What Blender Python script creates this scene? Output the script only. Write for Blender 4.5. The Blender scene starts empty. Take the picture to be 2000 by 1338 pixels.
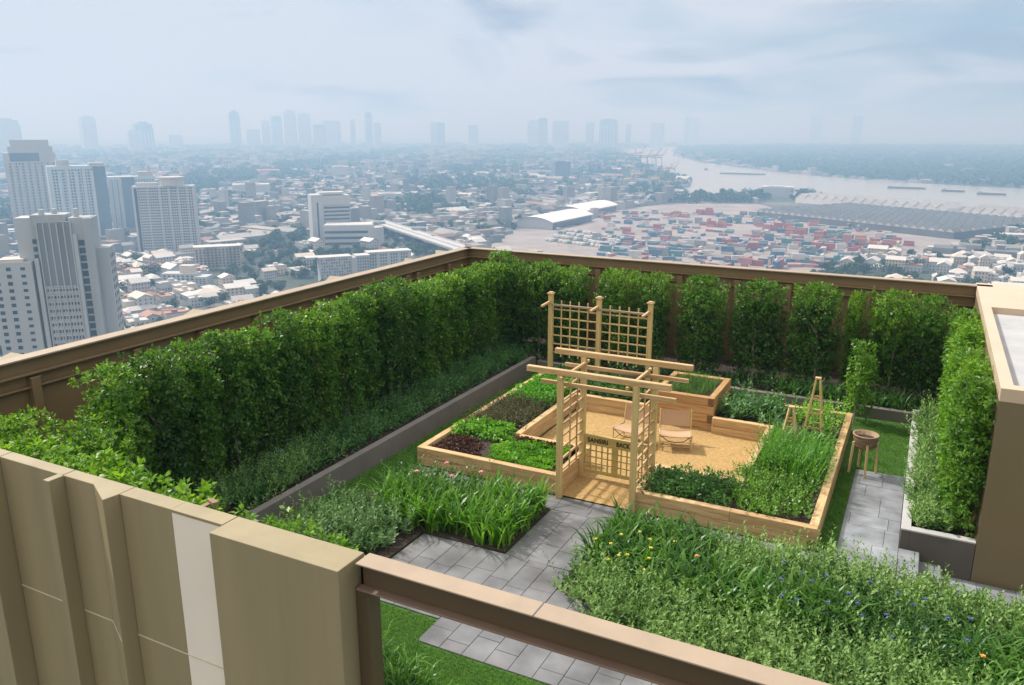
import bpy, bmesh, math, random
import numpy as np
from mathutils import Vector, Matrix
SC = bpy.context.scene
COL = SC.collection
R = math.radians
rng = np.random.default_rng(7)
random.seed(7)

# ------------------------------------------------------------------ camera
CAM_H = 6.0
PITCH = math.atan((669.0 - 255.0) / 1575.0)
YAW = R(27.2)
FW = Vector((-math.sin(YAW) * math.cos(PITCH), math.cos(YAW) * math.cos(PITCH), -math.sin(PITCH)))
RT = Vector((math.cos(YAW), math.sin(YAW), 0))
UP = RT.cross(FW)
cam = bpy.data.cameras.new('camera')
cam.sensor_width = 36; cam.lens = 36 * 1575 / 2000
cam.clip_start = 0.1; cam.clip_end = 60000
co = bpy.data.objects.new('camera', cam); COL.objects.link(co)
M3 = Matrix((RT, UP, -FW)).transposed()
co.matrix_world = Matrix.Translation((0, 0, CAM_H)) @ M3.to_4x4()
SC.camera = co
CITY_Z = -114.0
def ground_at(u, v, z=CITY_Z):
    """a survey of the city plain: bearing and depression angle -> point on level ground"""
    d = FW + RT * ((u - 1000) / 1575.) + UP * ((669 - v) / 1575.)
    t = (z - CAM_H) / d.z
    return Vector((d.x * t, d.y * t, z))
def seen_at(x, y, z):
    q = Vector((x, y, z - CAM_H)); w = q.dot(FW)
    if w <= 0: return (-9999, -9999)
    return (1000 + 1575 * q.dot(RT) / w, 669 - 1575 * q.dot(UP) / w)
def parapet_line(u):
    if u < 905: return 715 + (482 - 715) * u / 905.
    return 482 + (575 - 482) * (u - 905) / 1025.

# ------------------------------------------------------------------ objects
ORG = {}
def empty(name, loc=(0, 0, 0), label=None, cat=None, group=None, rz=0, parent=None):
    o = bpy.data.objects.new(name, None); COL.objects.link(o)
    o.empty_display_size = 0.2
    o.location = loc; o.rotation_euler = (0, 0, rz)
    ORG[o] = Vector(loc)
    tag(o, label, cat, group)
    return o
def tag(o, label=None, cat=None, group=None, kind=None):
    if label: o['label'] = label
    if cat: o['category'] = cat
    if group: o['group'] = group
    if kind: o['kind'] = kind
    return o
def link(name, me, parent=None):
    o = bpy.data.objects.new(name, me); COL.objects.link(o)
    if parent: o.parent = parent
    ORG[o] = ORG.get(parent, Vector((0, 0, 0))) if parent else Vector((0, 0, 0))
    return o
def dup(root, loc=None, rz=None, scale=None, label=None, group=None):
    r = root.copy(); COL.objects.link(r)
    if loc is not None: r.location = loc
    if rz is not None: r.rotation_euler = (0, 0, rz)
    if scale is not None: r.scale = scale
    if label: r['label'] = label
    if group: r['group'] = group
    for c in root.children:
        k = c.copy(); COL.objects.link(k); k.parent = r
        for g in c.children:
            q = g.copy(); COL.objects.link(q); q.parent = k
    return r

class MB:
    def __init__(s): s.v = []; s.f = []; s.m = []
    def quad(s, a, b, c, d, mi=0):
        n = len(s.v); s.v += [tuple(a), tuple(b), tuple(c), tuple(d)]; s.f.append((n, n+1, n+2, n+3)); s.m.append(mi)
    def poly(s, pts, mi=0):
        n = len(s.v); s.v += [tuple(p) for p in pts]; s.f.append(tuple(range(n, n + len(pts)))); s.m.append(mi)
    def box(s, p, q, mi=0, top=None):
        x0, y0, z0 = p; x1, y1, z1 = q; n = len(s.v)
        s.v += [(x0,y0,z0),(x1,y0,z0),(x1,y1,z0),(x0,y1,z0),(x0,y0,z1),(x1,y0,z1),(x1,y1,z1),(x0,y1,z1)]
        s.f += [(n,n+3,n+2,n+1),(n+4,n+5,n+6,n+7),(n,n+1,n+5,n+4),(n+1,n+2,n+6,n+5),(n+2,n+3,n+7,n+6),(n+3,n,n+4,n+7)]
        s.m += [mi, mi if top is None else top, mi, mi, mi, mi]
        return s
    def bar(s, a, b, w, h, mi=0, up=(0, 0, 1)):
        a = Vector(a); b = Vector(b); d = (b - a).normalized(); u = Vector(up)
        if abs(d.dot(u)) > .98: u = Vector((1, 0, 0))
        r = d.cross(u).normalized() * (w / 2); t = r.cross(d).normalized() * (h / 2); n = len(s.v)
        for e in (a, b):
            s.v += [tuple(e - r - t), tuple(e + r - t), tuple(e + r + t), tuple(e - r + t)]
        s.f += [(n,n+1,n+2,n+3)[::-1],(n+4,n+5,n+6,n+7),(n,n+1,n+5,n+4),(n+1,n+2,n+6,n+5),(n+2,n+3,n+7,n+6),(n+3,n,n+4,n+7)]
        s.m += [mi] * 6
        return s
    def prism(s, pts, z0, z1, mi=0, top=None, cap=True):
        n = len(s.v); k = len(pts)
        s.v += [(x, y, z0) for x, y in pts] + [(x, y, z1) for x, y in pts]
        for i in range(k):
            j = (i + 1) % k; s.f.append((n+i, n+j, n+k+j, n+k+i)); s.m.append(mi)
        if cap:
            s.f.append(tuple(range(n + k, n + 2*k))); s.m.append(mi if top is None else top)
            s.f.append(tuple(range(n, n + k))[::-1]); s.m.append(mi)
        return s
    def tube(s, pts, rad, seg=8, mi=0, cap=True):
        pts = [Vector(p) for p in pts]; rad = rad if isinstance(rad, (list, tuple)) else [rad] * len(pts)
        n = len(s.v)
        for i, p in enumerate(pts):
            d = (pts[min(i+1, len(pts)-1)] - pts[max(i-1, 0)]).normalized()
            u = Vector((0, 0, 1)) if abs(d.z) < .95 else Vector((1, 0, 0))
            a = d.cross(u).normalized(); b = d.cross(a).normalized()
            for k in range(seg):
                t = 2 * math.pi * k / seg
                s.v.append(tuple(p + (a * math.cos(t) + b * math.sin(t)) * rad[i]))
        for i in range(len(pts) - 1):
            for k in range(seg):
                k2 = (k + 1) % seg
                s.f.append((n+i*seg+k, n+i*seg+k2, n+(i+1)*seg+k2, n+(i+1)*seg+k)); s.m.append(mi)
        if cap:
            s.f.append(tuple(n + k for k in range(seg))); s.m.append(mi)
            e = n + (len(pts)-1)*seg
            s.f.append(tuple(e + k for k in range(seg))[::-1]); s.m.append(mi)
        return s
    def lathe(s, prof, c=(0, 0, 0), seg=24, mi=0):
        n = len(s.v)
        for r, z in prof:
            for k in range(seg):
                t = 2 * math.pi * k / seg
                s.v.append((c[0] + r*math.cos(t), c[1] + r*math.sin(t), c[2] + z))
        for i in range(len(prof) - 1):
            for k in range(seg):
                k2 = (k+1) % seg
                s.f.append((n+i*seg+k, n+i*seg+k2, n+(i+1)*seg+k2, n+(i+1)*seg+k)); s.m.append(mi)
        return s
    def build(s, name, mat, parent=None, bevel=0, smooth=False, loc=None):
        off = ORG.get(parent, Vector((0, 0, 0))) if parent else Vector((0, 0, 0))
        me = bpy.data.meshes.new(name)
        me.from_pydata([(x - off.x, y - off.y, z - off.z) for x, y, z in s.v], [], s.f)
        for m in (mat if isinstance(mat, (list, tuple)) else [mat]): me.materials.append(m)
        me.polygons.foreach_set('material_index', s.m)
        bm = bmesh.new(); bm.from_mesh(me); bmesh.ops.recalc_face_normals(bm, faces=bm.faces)
        if bevel:
            bmesh.ops.bevel(bm, geom=list(bm.edges), offset=bevel, segments=1, affect='EDGES', clamp_overlap=True)
        bm.to_mesh(me); bm.free()
        if smooth: me.polygons.foreach_set('use_smooth', [True] * len(me.polygons))
        return link(name, me, parent)

def np_mesh(name, V, F, mats, mi=None, smooth=False):
    """V (n,3) float, F (m,k) int: fast mesh"""
    me = bpy.data.meshes.new(name)
    k = F.shape[1]
    me.vertices.add(len(V)); me.vertices.foreach_set('co', V.astype(np.float32).ravel())
    me.loops.add(F.size); me.loops.foreach_set('vertex_index', F.astype(np.int32).ravel())
    me.polygons.add(len(F)); me.polygons.foreach_set('loop_start', np.arange(0, F.size, k, dtype=np.int32))
    if mi is not None: me.polygons.foreach_set('material_index', mi.astype(np.int32))
    for m in mats: me.materials.append(m)
    me.update(calc_edges=True); me.validate()
    if smooth: me.polygons.foreach_set('use_smooth', np.ones(len(F), bool))
    return me

# ------------------------------------------------------------------ materials
def new_mat(name):
    m = bpy.data.materials.new(name); m.use_nodes = True
    nt = m.node_tree; b = nt.nodes['Principled BSDF']
    return m, nt, b
def nd(nt, t, **kw):
    n = nt.nodes.new(t)
    for k, v in kw.items():
        if k in n.inputs.keys(): n.inputs[k].default_value = v
        else: setattr(n, k, v)
    return n
def c4(c): return (c[0], c[1], c[2], 1)
def ramp(nt, fac, stops):
    r = nt.nodes.new('ShaderNodeValToRGB')
    el = r.color_ramp.elements
    while len(el) < len(stops): el.new(0.5)
    for e, (p, c) in zip(el, stops): e.position = p; e.color = c4(c)
    nt.links.new(fac, r.inputs[0]); return r
def mixc(nt, fac, a, b, mode='MIX'):
    n = nt.nodes.new('ShaderNodeMix'); n.data_type = 'RGBA'; n.blend_type = mode
    for sock, v in ((n.inputs[0], fac), (n.inputs[6], a), (n.inputs[7], b)):
        if hasattr(v, 'is_linked'): nt.links.new(v, sock)
        else: sock.default_value = v if not isinstance(v, (tuple, list)) else c4(v)
    return n.outputs[2]
def mat_plain(name, col, rough=.6, noise=.12, scale=3., metal=0, bump=0, bscale=40, spec=.5, stretch=None):
    m, nt, b = new_mat(name)
    tc = nd(nt, 'ShaderNodeTexCoord'); src = tc.outputs['Object']
    if stretch:
        mp = nd(nt, 'ShaderNodeMapping'); mp.inputs['Scale'].default_value = stretch
        nt.links.new(src, mp.inputs[0]); src = mp.outputs[0]
    n = nd(nt, 'ShaderNodeTexNoise', Scale=scale, Detail=6., Roughness=.6); nt.links.new(src, n.inputs['Vector'])
    r = ramp(nt, n.outputs[0], [(.3, [x * (1 - noise) for x in col]), (.7, [min(1, x * (1 + noise)) for x in col])])
    nt.links.new(r.outputs[0], b.inputs['Base Color'])
    b.inputs['Roughness'].default_value = rough; b.inputs['Metallic'].default_value = metal
    b.inputs['Specular IOR Level'].default_value = spec
    if bump:
        n2 = nd(nt, 'ShaderNodeTexNoise', Scale=bscale, Detail=5.); nt.links.new(src, n2.inputs['Vector'])
        bp = nd(nt, 'ShaderNodeBump', Strength=bump, Distance=.02); nt.links.new(n2.outputs[0], bp.inputs['Height'])
        nt.links.new(bp.outputs[0], b.inputs['Normal'])
    return m
def mat_wood(name, axis, light, dark, var=.25):
    m, nt, b = new_mat(name)
    tc = nd(nt, 'ShaderNodeTexCoord'); geo = nd(nt, 'ShaderNodeNewGeometry')
    mp = nd(nt, 'ShaderNodeMapping'); s = [14, 14, 14]; s[axis] = .9; mp.inputs['Scale'].default_value = s
    nt.links.new(tc.outputs['Object'], mp.inputs[0])
    add = nd(nt, 'ShaderNodeVectorMath', operation='MULTIPLY_ADD')
    cmb = nd(nt, 'ShaderNodeCombineXYZ')
    for i in range(3): nt.links.new(geo.outputs['Random Per Island'], cmb.inputs[i])
    nt.links.new(cmb.outputs[0], add.inputs[0]); add.inputs[1].default_value = (37, 51, 43); nt.links.new(mp.outputs[0], add.inputs[2])
    n = nd(nt, 'ShaderNodeTexNoise', Scale=1.6, Detail=7., Roughness=.65, Distortion=.8); nt.links.new(add.outputs[0], n.inputs['Vector'])
    r = ramp(nt, n.outputs[0], [(.3, dark), (.47, [(a + c) / 2 for a, c in zip(light, dark)]), (.62, light)])
    # knots
    vo = nd(nt, 'ShaderNodeTexVoronoi', Scale=.35); nt.links.new(add.outputs[0], vo.inputs['Vector'])
    kn = ramp(nt, vo.outputs['Distance'], [(.03, (1, 1, 1)), (.13, (0, 0, 0))])
    c = mixc(nt, kn.outputs[0], r.outputs[0], [x * .35 for x in dark])
    v = ramp(nt, geo.outputs['Random Per Island'], [(0, [1 - var, 1 - var * 1.15, 1 - var * 1.3]), (1, (1, 1, 1))])
    c = mixc(nt, 1.0, c, v.outputs[0], 'MULTIPLY')
    nt.links.new(c, b.inputs['Base Color']); b.inputs['Roughness'].default_value = .7
    b.inputs['Specular IOR Level'].default_value = .3
    bp = nd(nt, 'ShaderNodeBump', Strength=.25, Distance=.01); nt.links.new(n.outputs[0], bp.inputs['Height'])
    nt.links.new(bp.outputs[0], b.inputs['Normal'])
    return m
def mat_leaf(name, dark, mid, light, trans=.35, rough=.45, nscale=1.6, spec=.35):
    m, nt, b = new_mat(name)
    geo = nd(nt, 'ShaderNodeNewGeometry')
    n = nd(nt, 'ShaderNodeTexNoise', Scale=nscale, Detail=3.); nt.links.new(geo.outputs['Position'], n.inputs['Vector'])
    oi = nd(nt, 'ShaderNodeObjectInfo'); tone = ramp(nt, oi.outputs['Random'], [(0, (.72, .74, .85)), (.5, (1, 1, .95)), (1, (1.32, 1.18, .9))])
    mx = nd(nt, 'ShaderNodeMath', operation='MULTIPLY_ADD'); mx.inputs[1].default_value = .6
    nt.links.new(geo.outputs['Random Per Island'], mx.inputs[0])
    m2 = nd(nt, 'ShaderNodeMath', operation='MULTIPLY_ADD'); m2.inputs[1].default_value = .9; m2.inputs[2].default_value = -.25
    nt.links.new(n.outputs[0], m2.inputs[0]); nt.links.new(m2.outputs[0], mx.inputs[2])
    r = ramp(nt, mx.outputs[0], [(.1, dark), (.5, mid), (.95, light)])
    lc = mixc(nt, 1.0, r.outputs[0], tone.outputs[0], 'MULTIPLY')
    nt.links.new(lc, b.inputs['Base Color'])
    b.inputs['Roughness'].default_value = rough; b.inputs['Specular IOR Level'].default_value = spec
    tr = nd(nt, 'ShaderNodeBsdfTranslucent')
    cc = mixc(nt, 1.0, lc, (1.25, 1.35, .6), 'MULTIPLY'); nt.links.new(cc, tr.inputs[0])
    ms = nd(nt, 'ShaderNodeMixShader'); ms.inputs[0].default_value = trans
    nt.links.new(b.outputs[0], ms.inputs[1]); nt.links.new(tr.outputs[0], ms.inputs[2])
    nt.links.new(ms.outputs[0], nt.nodes['Material Output'].inputs[0])
    return m
def mat_island(name, cols, rough=.7, noise=.1, scale=1., spec=.3):
    """each separate piece takes one of several paint colours"""
    m, nt, b = new_mat(name)
    geo = nd(nt, 'ShaderNodeNewGeometry')
    r = ramp(nt, geo.outputs['Random Per Island'], [(i / len(cols), c) for i, c in enumerate(cols)])
    r.color_ramp.interpolation = 'CONSTANT'
    n = nd(nt, 'ShaderNodeTexNoise', Scale=scale, Detail=5.); nt.links.new(geo.outputs['Position'], n.inputs['Vector'])
    v = ramp(nt, n.outputs[0], [(.3, [1 - noise * 1.5] * 3), (.7, (1, 1, 1))])
    c = mixc(nt, 1.0, r.outputs[0], v.outputs[0], 'MULTIPLY')
    nt.links.new(c, b.inputs['Base Color']); b.inputs['Roughness'].default_value = rough
    b.inputs['Specular IOR Level'].default_value = spec
    return m

W_L, W_D = (.62, .44, .235), (.37, .225, .095)
WX = mat_wood('pine_along_x', 0, W_L, W_D); WY = mat_wood('pine_along_y', 1, W_L, W_D); WZ = mat_wood('pine_upright', 2, (.64, .49, .24), (.46, .325, .125))
WG = mat_wood('treated_pine', 0, (.50, .40, .15), (.37, .27, .085), .15)
CLAD = mat_plain('champagne_cladding', (.272, .222, .128), .42, .10, 1.1, 0, .02, 60, stretch=(3, 3, .25))
CLADW = mat_plain('white_cladding', (.76, .685, .60), .5, .05, .8)
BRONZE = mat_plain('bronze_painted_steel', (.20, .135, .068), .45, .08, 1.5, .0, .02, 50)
BEAMB = mat_plain('bronze_baked_shade', (.085, .058, .03), .45, .08, 1.5, .0, .02, 50)  # beam's shaded side put into the colour, darker than the parapet bronze
BAKED_TOP = mat_plain('bronze_baked_sky_sheen', (.32, .245, .175), .5, .12, 2.)  # pale sky reflection and sun on upward faces, put into the colour
JOINT = mat_plain('pale_sealant', (.55, .50, .38), .6, .05)
CURB = mat_plain('grey_render', (.15, .135, .125), .75, .12, 2.5, 0, .05, 60)
CONC = mat_plain('pale_concrete', (.39, .385, .38), .8, .12, 1.2, 0, .06, 30)
SOIL = mat_plain('dark_soil', (.035, .024, .017), .95, .5, 14., 0, .9, 45)
SAND = mat_plain('orange_sand', (.385, .245, .09), .9, .30, 26., 0, .8, 60)
GROUT = mat_plain('dark_grout', (.115, .115, .12), .9, .2, 20)
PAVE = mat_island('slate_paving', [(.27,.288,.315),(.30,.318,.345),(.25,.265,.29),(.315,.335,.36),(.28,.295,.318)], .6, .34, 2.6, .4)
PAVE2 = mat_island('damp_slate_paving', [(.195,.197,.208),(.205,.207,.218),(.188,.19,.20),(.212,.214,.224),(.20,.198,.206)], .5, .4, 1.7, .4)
BARK = mat_plain('pale_bark', (.30, .25, .19), .8, .3, 18)
TURF = mat_plain('turf', (.04, .10, .010), .95, .3, 6., 0, .4, 90)
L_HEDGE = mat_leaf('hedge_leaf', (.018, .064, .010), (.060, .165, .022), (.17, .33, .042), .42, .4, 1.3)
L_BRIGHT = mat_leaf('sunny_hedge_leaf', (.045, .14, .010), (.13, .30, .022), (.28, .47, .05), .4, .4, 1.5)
L_NEW = mat_leaf('new_growth_leaf', (.06, .16, .018), (.135, .28, .03), (.25, .40, .06), .45, .4, 1.3)
L_COVER = mat_leaf('groundcover_leaf', (.025, .085, .020), (.065, .175, .045), (.13, .28, .085), .3, .45)
L_SILVER = mat_leaf('silver_leaf', (.075, .16, .05), (.155, .29, .095), (.29, .44, .18), .3, .55)
L_STRAP = mat_leaf('strap_leaf', (.035, .12, .012), (.09, .24, .024), (.20, .40, .05), .4, .35)
L_DARK = mat_leaf('dark_leaf', (.024, .08, .018), (.06, .165, .034), (.13, .28, .06), .35, .4)
L_LET = mat_leaf('lettuce_leaf', (.07, .22, .02), (.14, .36, .03), (.25, .50, .06), .4, .4)
L_PARS = mat_leaf('parsley_leaf', (.05, .20, .014), (.10, .33, .022), (.18, .45, .04), .4, .45)
L_BROWN = mat_leaf('bronze_herb_leaf', (.05, .05, .02), (.10, .10, .04), (.20, .20, .09), .25, .6)
L_RED = mat_leaf('red_lettuce_leaf', (.03, .012, .01), (.075, .03, .02), (.14, .07, .04), .25, .5)
L_GRASS = mat_leaf('grass_blade', (.04, .13, .010), (.075, .21, .014), (.13, .29, .025), .4, .5, 3)
F_BLUE = mat_plain('blue_petal', (.07, .085, .33), .6, .3, 30)
F_PINK = mat_plain('pink_petal', (.70, .28, .27), .6, .3, 30)
F_YEL = mat_plain('yellow_petal', (.78, .62, .05), .6, .2, 30)
F_ORG = mat_plain('orange_petal', (.72, .28, .05), .6, .3, 30)
INK = mat_plain('black_letter', (.015, .012, .01), .6, .1)
# ------------------------------------------------------------------ foliage
def unit(a): return a / np.maximum(np.linalg.norm(a, axis=-1, keepdims=True), 1e-6)
def leaf_quads(P, D, N, L, W, fold=.18):
    """diamond leaves: P base, D direction, N face normal (arrays n,3), L/W arrays"""
    D = unit(D); S = unit(np.cross(D, N)); N2 = np.cross(S, D)
    L = np.asarray(L)[:, None]; W = np.asarray(W)[:, None]
    a = P; t = P + D * L - N2 * L * .12
    m = P + D * L * .48
    l = m + S * W * .5 + N2 * W * fold; r = m - S * W * .5 + N2 * W * fold
    V = np.stack([a, l, t, r], 1).reshape(-1, 3)
    F = np.arange(len(V)).reshape(-1, 4)
    return V, F
def rand_dir(n): return unit(rng.normal(size=(n, 3)))
def lump(P, f=2.3, seed=0):
    """smooth pseudo-noise in -1..1"""
    s = 0
    for k in range(4):
        w = np.random.default_rng(seed * 17 + k).normal(size=3) * f * (1 + .6 * k)
        s = s + np.sin(P @ w + k * 1.7 + seed) / (1 + .5 * k)
    return s / 2.2
class Foliage:
    def __init__(s): s.V = []; s.F = []; s.M = []; s.n = 0
    def add(s, VF, mi=0):
        V, F = VF
        s.V.append(V); s.F.append(F + s.n); s.M.append(np.full(len(F), mi)); s.n += len(V)
    def mesh(s, name, mats):
        return np_mesh(name, np.concatenate(s.V), np.concatenate(s.F), mats, np.concatenate(s.M))
def crown_box(fo, sx, sy, z0, z1, twigs, per, L=.062, W=.034, seed=0, round_=.09, low_gap=.35, mi=0, mi2=None):
    """clipped upright shrub: twigs on and under a rounded box skin, holes where the lump field is low"""
    g = np.random.default_rng(seed)
    n = twigs * 3
    q = g.uniform(-1, 1, size=(n, 3))
    # push to skin
    ax = np.argmax(np.abs(q) * np.array([1, 1, .82]), axis=1)
    k = g.uniform(0, 1, n) ** 2.2
    for i in range(3):
        sel = ax == i
        q[sel, i] = np.sign(q[sel, i]) * (1 - .55 * k[sel])
    r = np.linalg.norm(q, axis=1, keepdims=True)
    q = q * (1 - round_) + round_ * q / r * np.minimum(r, 1.0)
    H = (z1 - z0) / 2
    P = q * np.array([sx / 2, sy / 2, H]) + np.array([0, 0, (z0 + z1) / 2])
    lum = lump(P, 3.2, seed)
    P[:, :2] *= (1 + .065 * lump(P, 2.0, seed + 5))[:, None]
    P[:, 2] += .035 * lump(P * np.array([1, 1, .2]), 4.0, seed + 9)
    keep = lum > g.uniform(-1.3, .1, n)
    zf = (P[:, 2] - z0) / (z1 - z0)
    keep &= g.uniform(0, 1, n) < np.clip(low_gap + zf * 1.6, 0, 1)
    P = P[keep][:twigs]
    n = len(P)
    out = unit(P - np.array([0, 0, (z0 + z1) / 2]) * np.array([1, 1, 1]) * 1.0)
    out[:, 2] = out[:, 2] * .4 + .45
    out = unit(out + g.normal(size=(n, 3)) * .35)
    # leaves along each twig
    tl = g.uniform(.05, .11, n)
    B = np.repeat(P, per, 0); O = np.repeat(out, per, 0); TL = np.repeat(tl, per)[:, None]
    t = g.uniform(0, 1, (n * per, 1))
    rd = unit(g.normal(size=(n * per, 3)))
    pos = B + O * TL * t + rd * .025
    D = unit(O * .55 + rd * .9 + np.array([0, 0, .05]))
    N = unit(O * .8 + np.array([0, 0, .7]) + g.normal(size=(n * per, 3)) * .45)
    sz = g.uniform(.55, 1.45, n * per)
    VF = leaf_quads(pos, D, N, L * sz, W * sz)
    if mi2 is None: fo.add(VF, mi)
    else:
        fresh = np.repeat((P[:, 2] - z0) / (z1 - z0) + g.uniform(-.5, .12, n) > .72, per)
        A = VF[0].reshape(-1, 4, 3)
        for q, k in ((~fresh, mi), (fresh, mi2)):
            V = A[q].reshape(-1, 3); fo.add((V, np.arange(len(V)).reshape(-1, 4)), k)
    # inner dark mass: sparse larger leaves so that the sky does not show straight through
    m = int(twigs * 1.6)
    q = g.uniform(-.72, .72, size=(m, 3)); Pm = q * np.array([sx / 2, sy / 2, H]) + np.array([0, 0, (z0 + z1) / 2])
    zf = (Pm[:, 2] - z0) / (z1 - z0); Pm = Pm[g.uniform(0, 1, m) < np.clip(low_gap + zf * 1.6, 0, 1)]; m = len(Pm)
    fo.add(leaf_quads(Pm, unit(g.normal(size=(m, 3))), unit(g.normal(size=(m, 3))), g.uniform(.09, .14, m), g.uniform(.06, .09, m)), mi)
def straps(fo, pts, blades, L, W, arch=.5, seed=0, spread=.08, mi=0, seg=4):
    g = np.random.default_rng(seed); n = len(pts) * blades
    P = np.repeat(np.asarray(pts, float), blades, 0) + np.concatenate([g.normal(size=(n, 2)) * spread, np.zeros((n, 1))], 1)
    az = g.uniform(0, 2 * np.pi, n); tilt = g.uniform(.08, .55, n)
    ln = L * g.uniform(.6, 1.2, n); w = W * g.uniform(.7, 1.2, n); ar = arch * g.uniform(.3, 1.6, n)
    hd = np.stack([np.cos(az), np.sin(az), np.zeros(n)], 1); side = np.stack([-np.sin(az), np.cos(az), np.zeros(n)], 1)
    rows = []
    pos = P.copy(); ang = tilt.copy()
    prof = [.75, 1, .9, .6, .08] if seg == 4 else [1, 1, .6, .08]
    for k in range(seg + 1):
        rows.append((pos - side * (w * prof[k])[:, None] / 2, pos + side * (w * prof[k])[:, None] / 2))
        step = (ln / seg)[:, None]
        pos = pos + (hd * np.sin(ang)[:, None] + np.array([0, 0, 1]) * np.cos(ang)[:, None]) * step
        ang = ang + ar * (k + 1) / seg * 1.2
    V = np.stack([x for ab in rows for x in ab], 1).reshape(-1, 3)
    k2 = 2 * (seg + 1)
    base = np.arange(n)[:, None] * k2
    F = np.concatenate([base + np.array([2*k, 2*k+1, 2*k+3, 2*k+2]) for k in range(seg)], 0)
    fo.add((V, F), mi)
def sprigs(fo, pts, stems, H, L, W, per=16, lean=.35, seed=0, spread=.07, mi=0, up=.7):
    """upright leafy shoots"""
    g = np.random.default_rng(seed); n = len(pts) * stems
    P = np.repeat(np.asarray(pts, float), stems, 0) + np.concatenate([g.normal(size=(n, 2)) * spread, np.zeros((n, 1))], 1)
    d = unit(np.concatenate([g.normal(size=(n, 2)) * lean, np.ones((n, 1))], 1)); h = H * g.uniform(.55, 1.2, n) * (1 + .34 * lump(P, 2.6, seed))
    B = np.repeat(P, per, 0); O = np.repeat(d, per, 0); hh = np.repeat(h, per)[:, None]
    t = np.tile(np.linspace(.15, 1, per), n)[:, None]
    az = np.tile(np.arange(per) * 2.4, n) + np.repeat(g.uniform(0, 6.28, n), per)
    rad = np.stack([np.cos(az), np.sin(az), np.zeros(len(az))], 1)
    pos = B + O * hh * t
    sz = (1.1 - .55 * t[:, 0]) * g.uniform(.7, 1.25, len(az))
    D = unit(rad * (1.05 - .55 * t) + O * up)
    N = unit(O * 1.0 - rad * .35 + g.normal(size=rad.shape) * .2)
    fo.add(leaf_quads(pos, D, N, L * sz, W * sz), mi)
def mounds(fo, pts, rad, H, leaves, L, W, seed=0, mi=0):
    """low leafy hummocks"""
    g = np.random.default_rng(seed); n = len(pts) * leaves
    o = unit(np.concatenate([g.normal(size=(n, 2)), np.abs(g.normal(size=(n, 1))) + .05], 1)) * (g.uniform(.35, 1, (n, 1)) ** .5)
    sc = np.repeat(g.uniform(.75, 1.2, len(pts)), leaves)[:, None]
    P = np.repeat(np.asarray(pts, float), leaves, 0) + o * np.array([rad, rad, H]) * sc
    D = unit(o * .8 + g.normal(size=(n, 3)) * .7); N = unit(np.array([0, 0, 1]) + o * .6 + g.normal(size=(n, 3)) * .4)
    s = g.uniform(.7, 1.25, n)
    fo.add(leaf_quads(P, D, N, L * s, W * s), mi)
def blooms(fo, pts, r, petals=6, seed=0, mi=1, layers=2):
    g = np.random.default_rng(seed); n = len(pts) * petals * layers
    P = np.repeat(np.asarray(pts, float), petals * layers, 0)
    az = np.tile(np.arange(petals * layers) * 2 * np.pi / petals + .4, len(pts)); lay = np.tile(np.repeat(np.arange(layers), petals), len(pts))
    rad = np.stack([np.cos(az), np.sin(az), .25 + .6 * lay], 1)
    fo.add(leaf_quads(P, rad, np.stack([-np.cos(az) * .3, -np.sin(az) * .3, np.ones(n)], 1), r * (1 - .2 * lay), np.full(n, r * .9)), mi)
def inside(poly, x, y):
    c = False; j = len(poly) - 1
    for i in range(len(poly)):
        xi, yi = poly[i]; xj, yj = poly[j]
        if (yi > y) != (yj > y) and x < (xj - xi) * (y - yi) / (yj - yi) + xi: c = not c
        j = i
    return c
def scatter(poly, gap, z=0, jit=.45, seed=0, hole=None):
    g = np.random.default_rng(seed)
    xs = [p[0] for p in poly]; ys = [p[1] for p in poly]; out = []
    x = min(xs)
    while x < max(xs):
        y = min(ys)
        while y < max(ys):
            a, b = x + g.uniform(-jit, jit) * gap, y + g.uniform(-jit, jit) * gap
            if inside(poly, a, b) and not (hole and hole(a, b)): out.append((a, b, z))
            y += gap
        x += gap
    return out
def rect(x0, y0, x1, y1): return [(x0, y0), (x1, y0), (x1, y1), (x0, y1)]
def patch(name, label, cat, fo, mats, kind='stuff', parent=None, group=None):
    o = link(name, fo.mesh(name, mats), parent)
    if parent and ORG[parent].length: o.matrix_parent_inverse = Matrix.Translation(-ORG[parent])
    if not parent: tag(o, label, cat, group, kind)
    elif kind: o['kind'] = kind
    return o
# ------------------------------------------------------------------ the terrace
TOP = 2.63
def struct(mb, name, mat, bevel=0):
    return tag(mb.build(name, mat, bevel=bevel), kind='structure')
# floor slab of the roof
struct(MB().box((-12.3, 4.55, -.40), (6.0, 20.95, -.32)), 'roof_slab', CONC)
struct(MB().box((-12.1, 4.95, -.318), (.44, 20.7, -.02)), 'lawn_ground', TURF)

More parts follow.
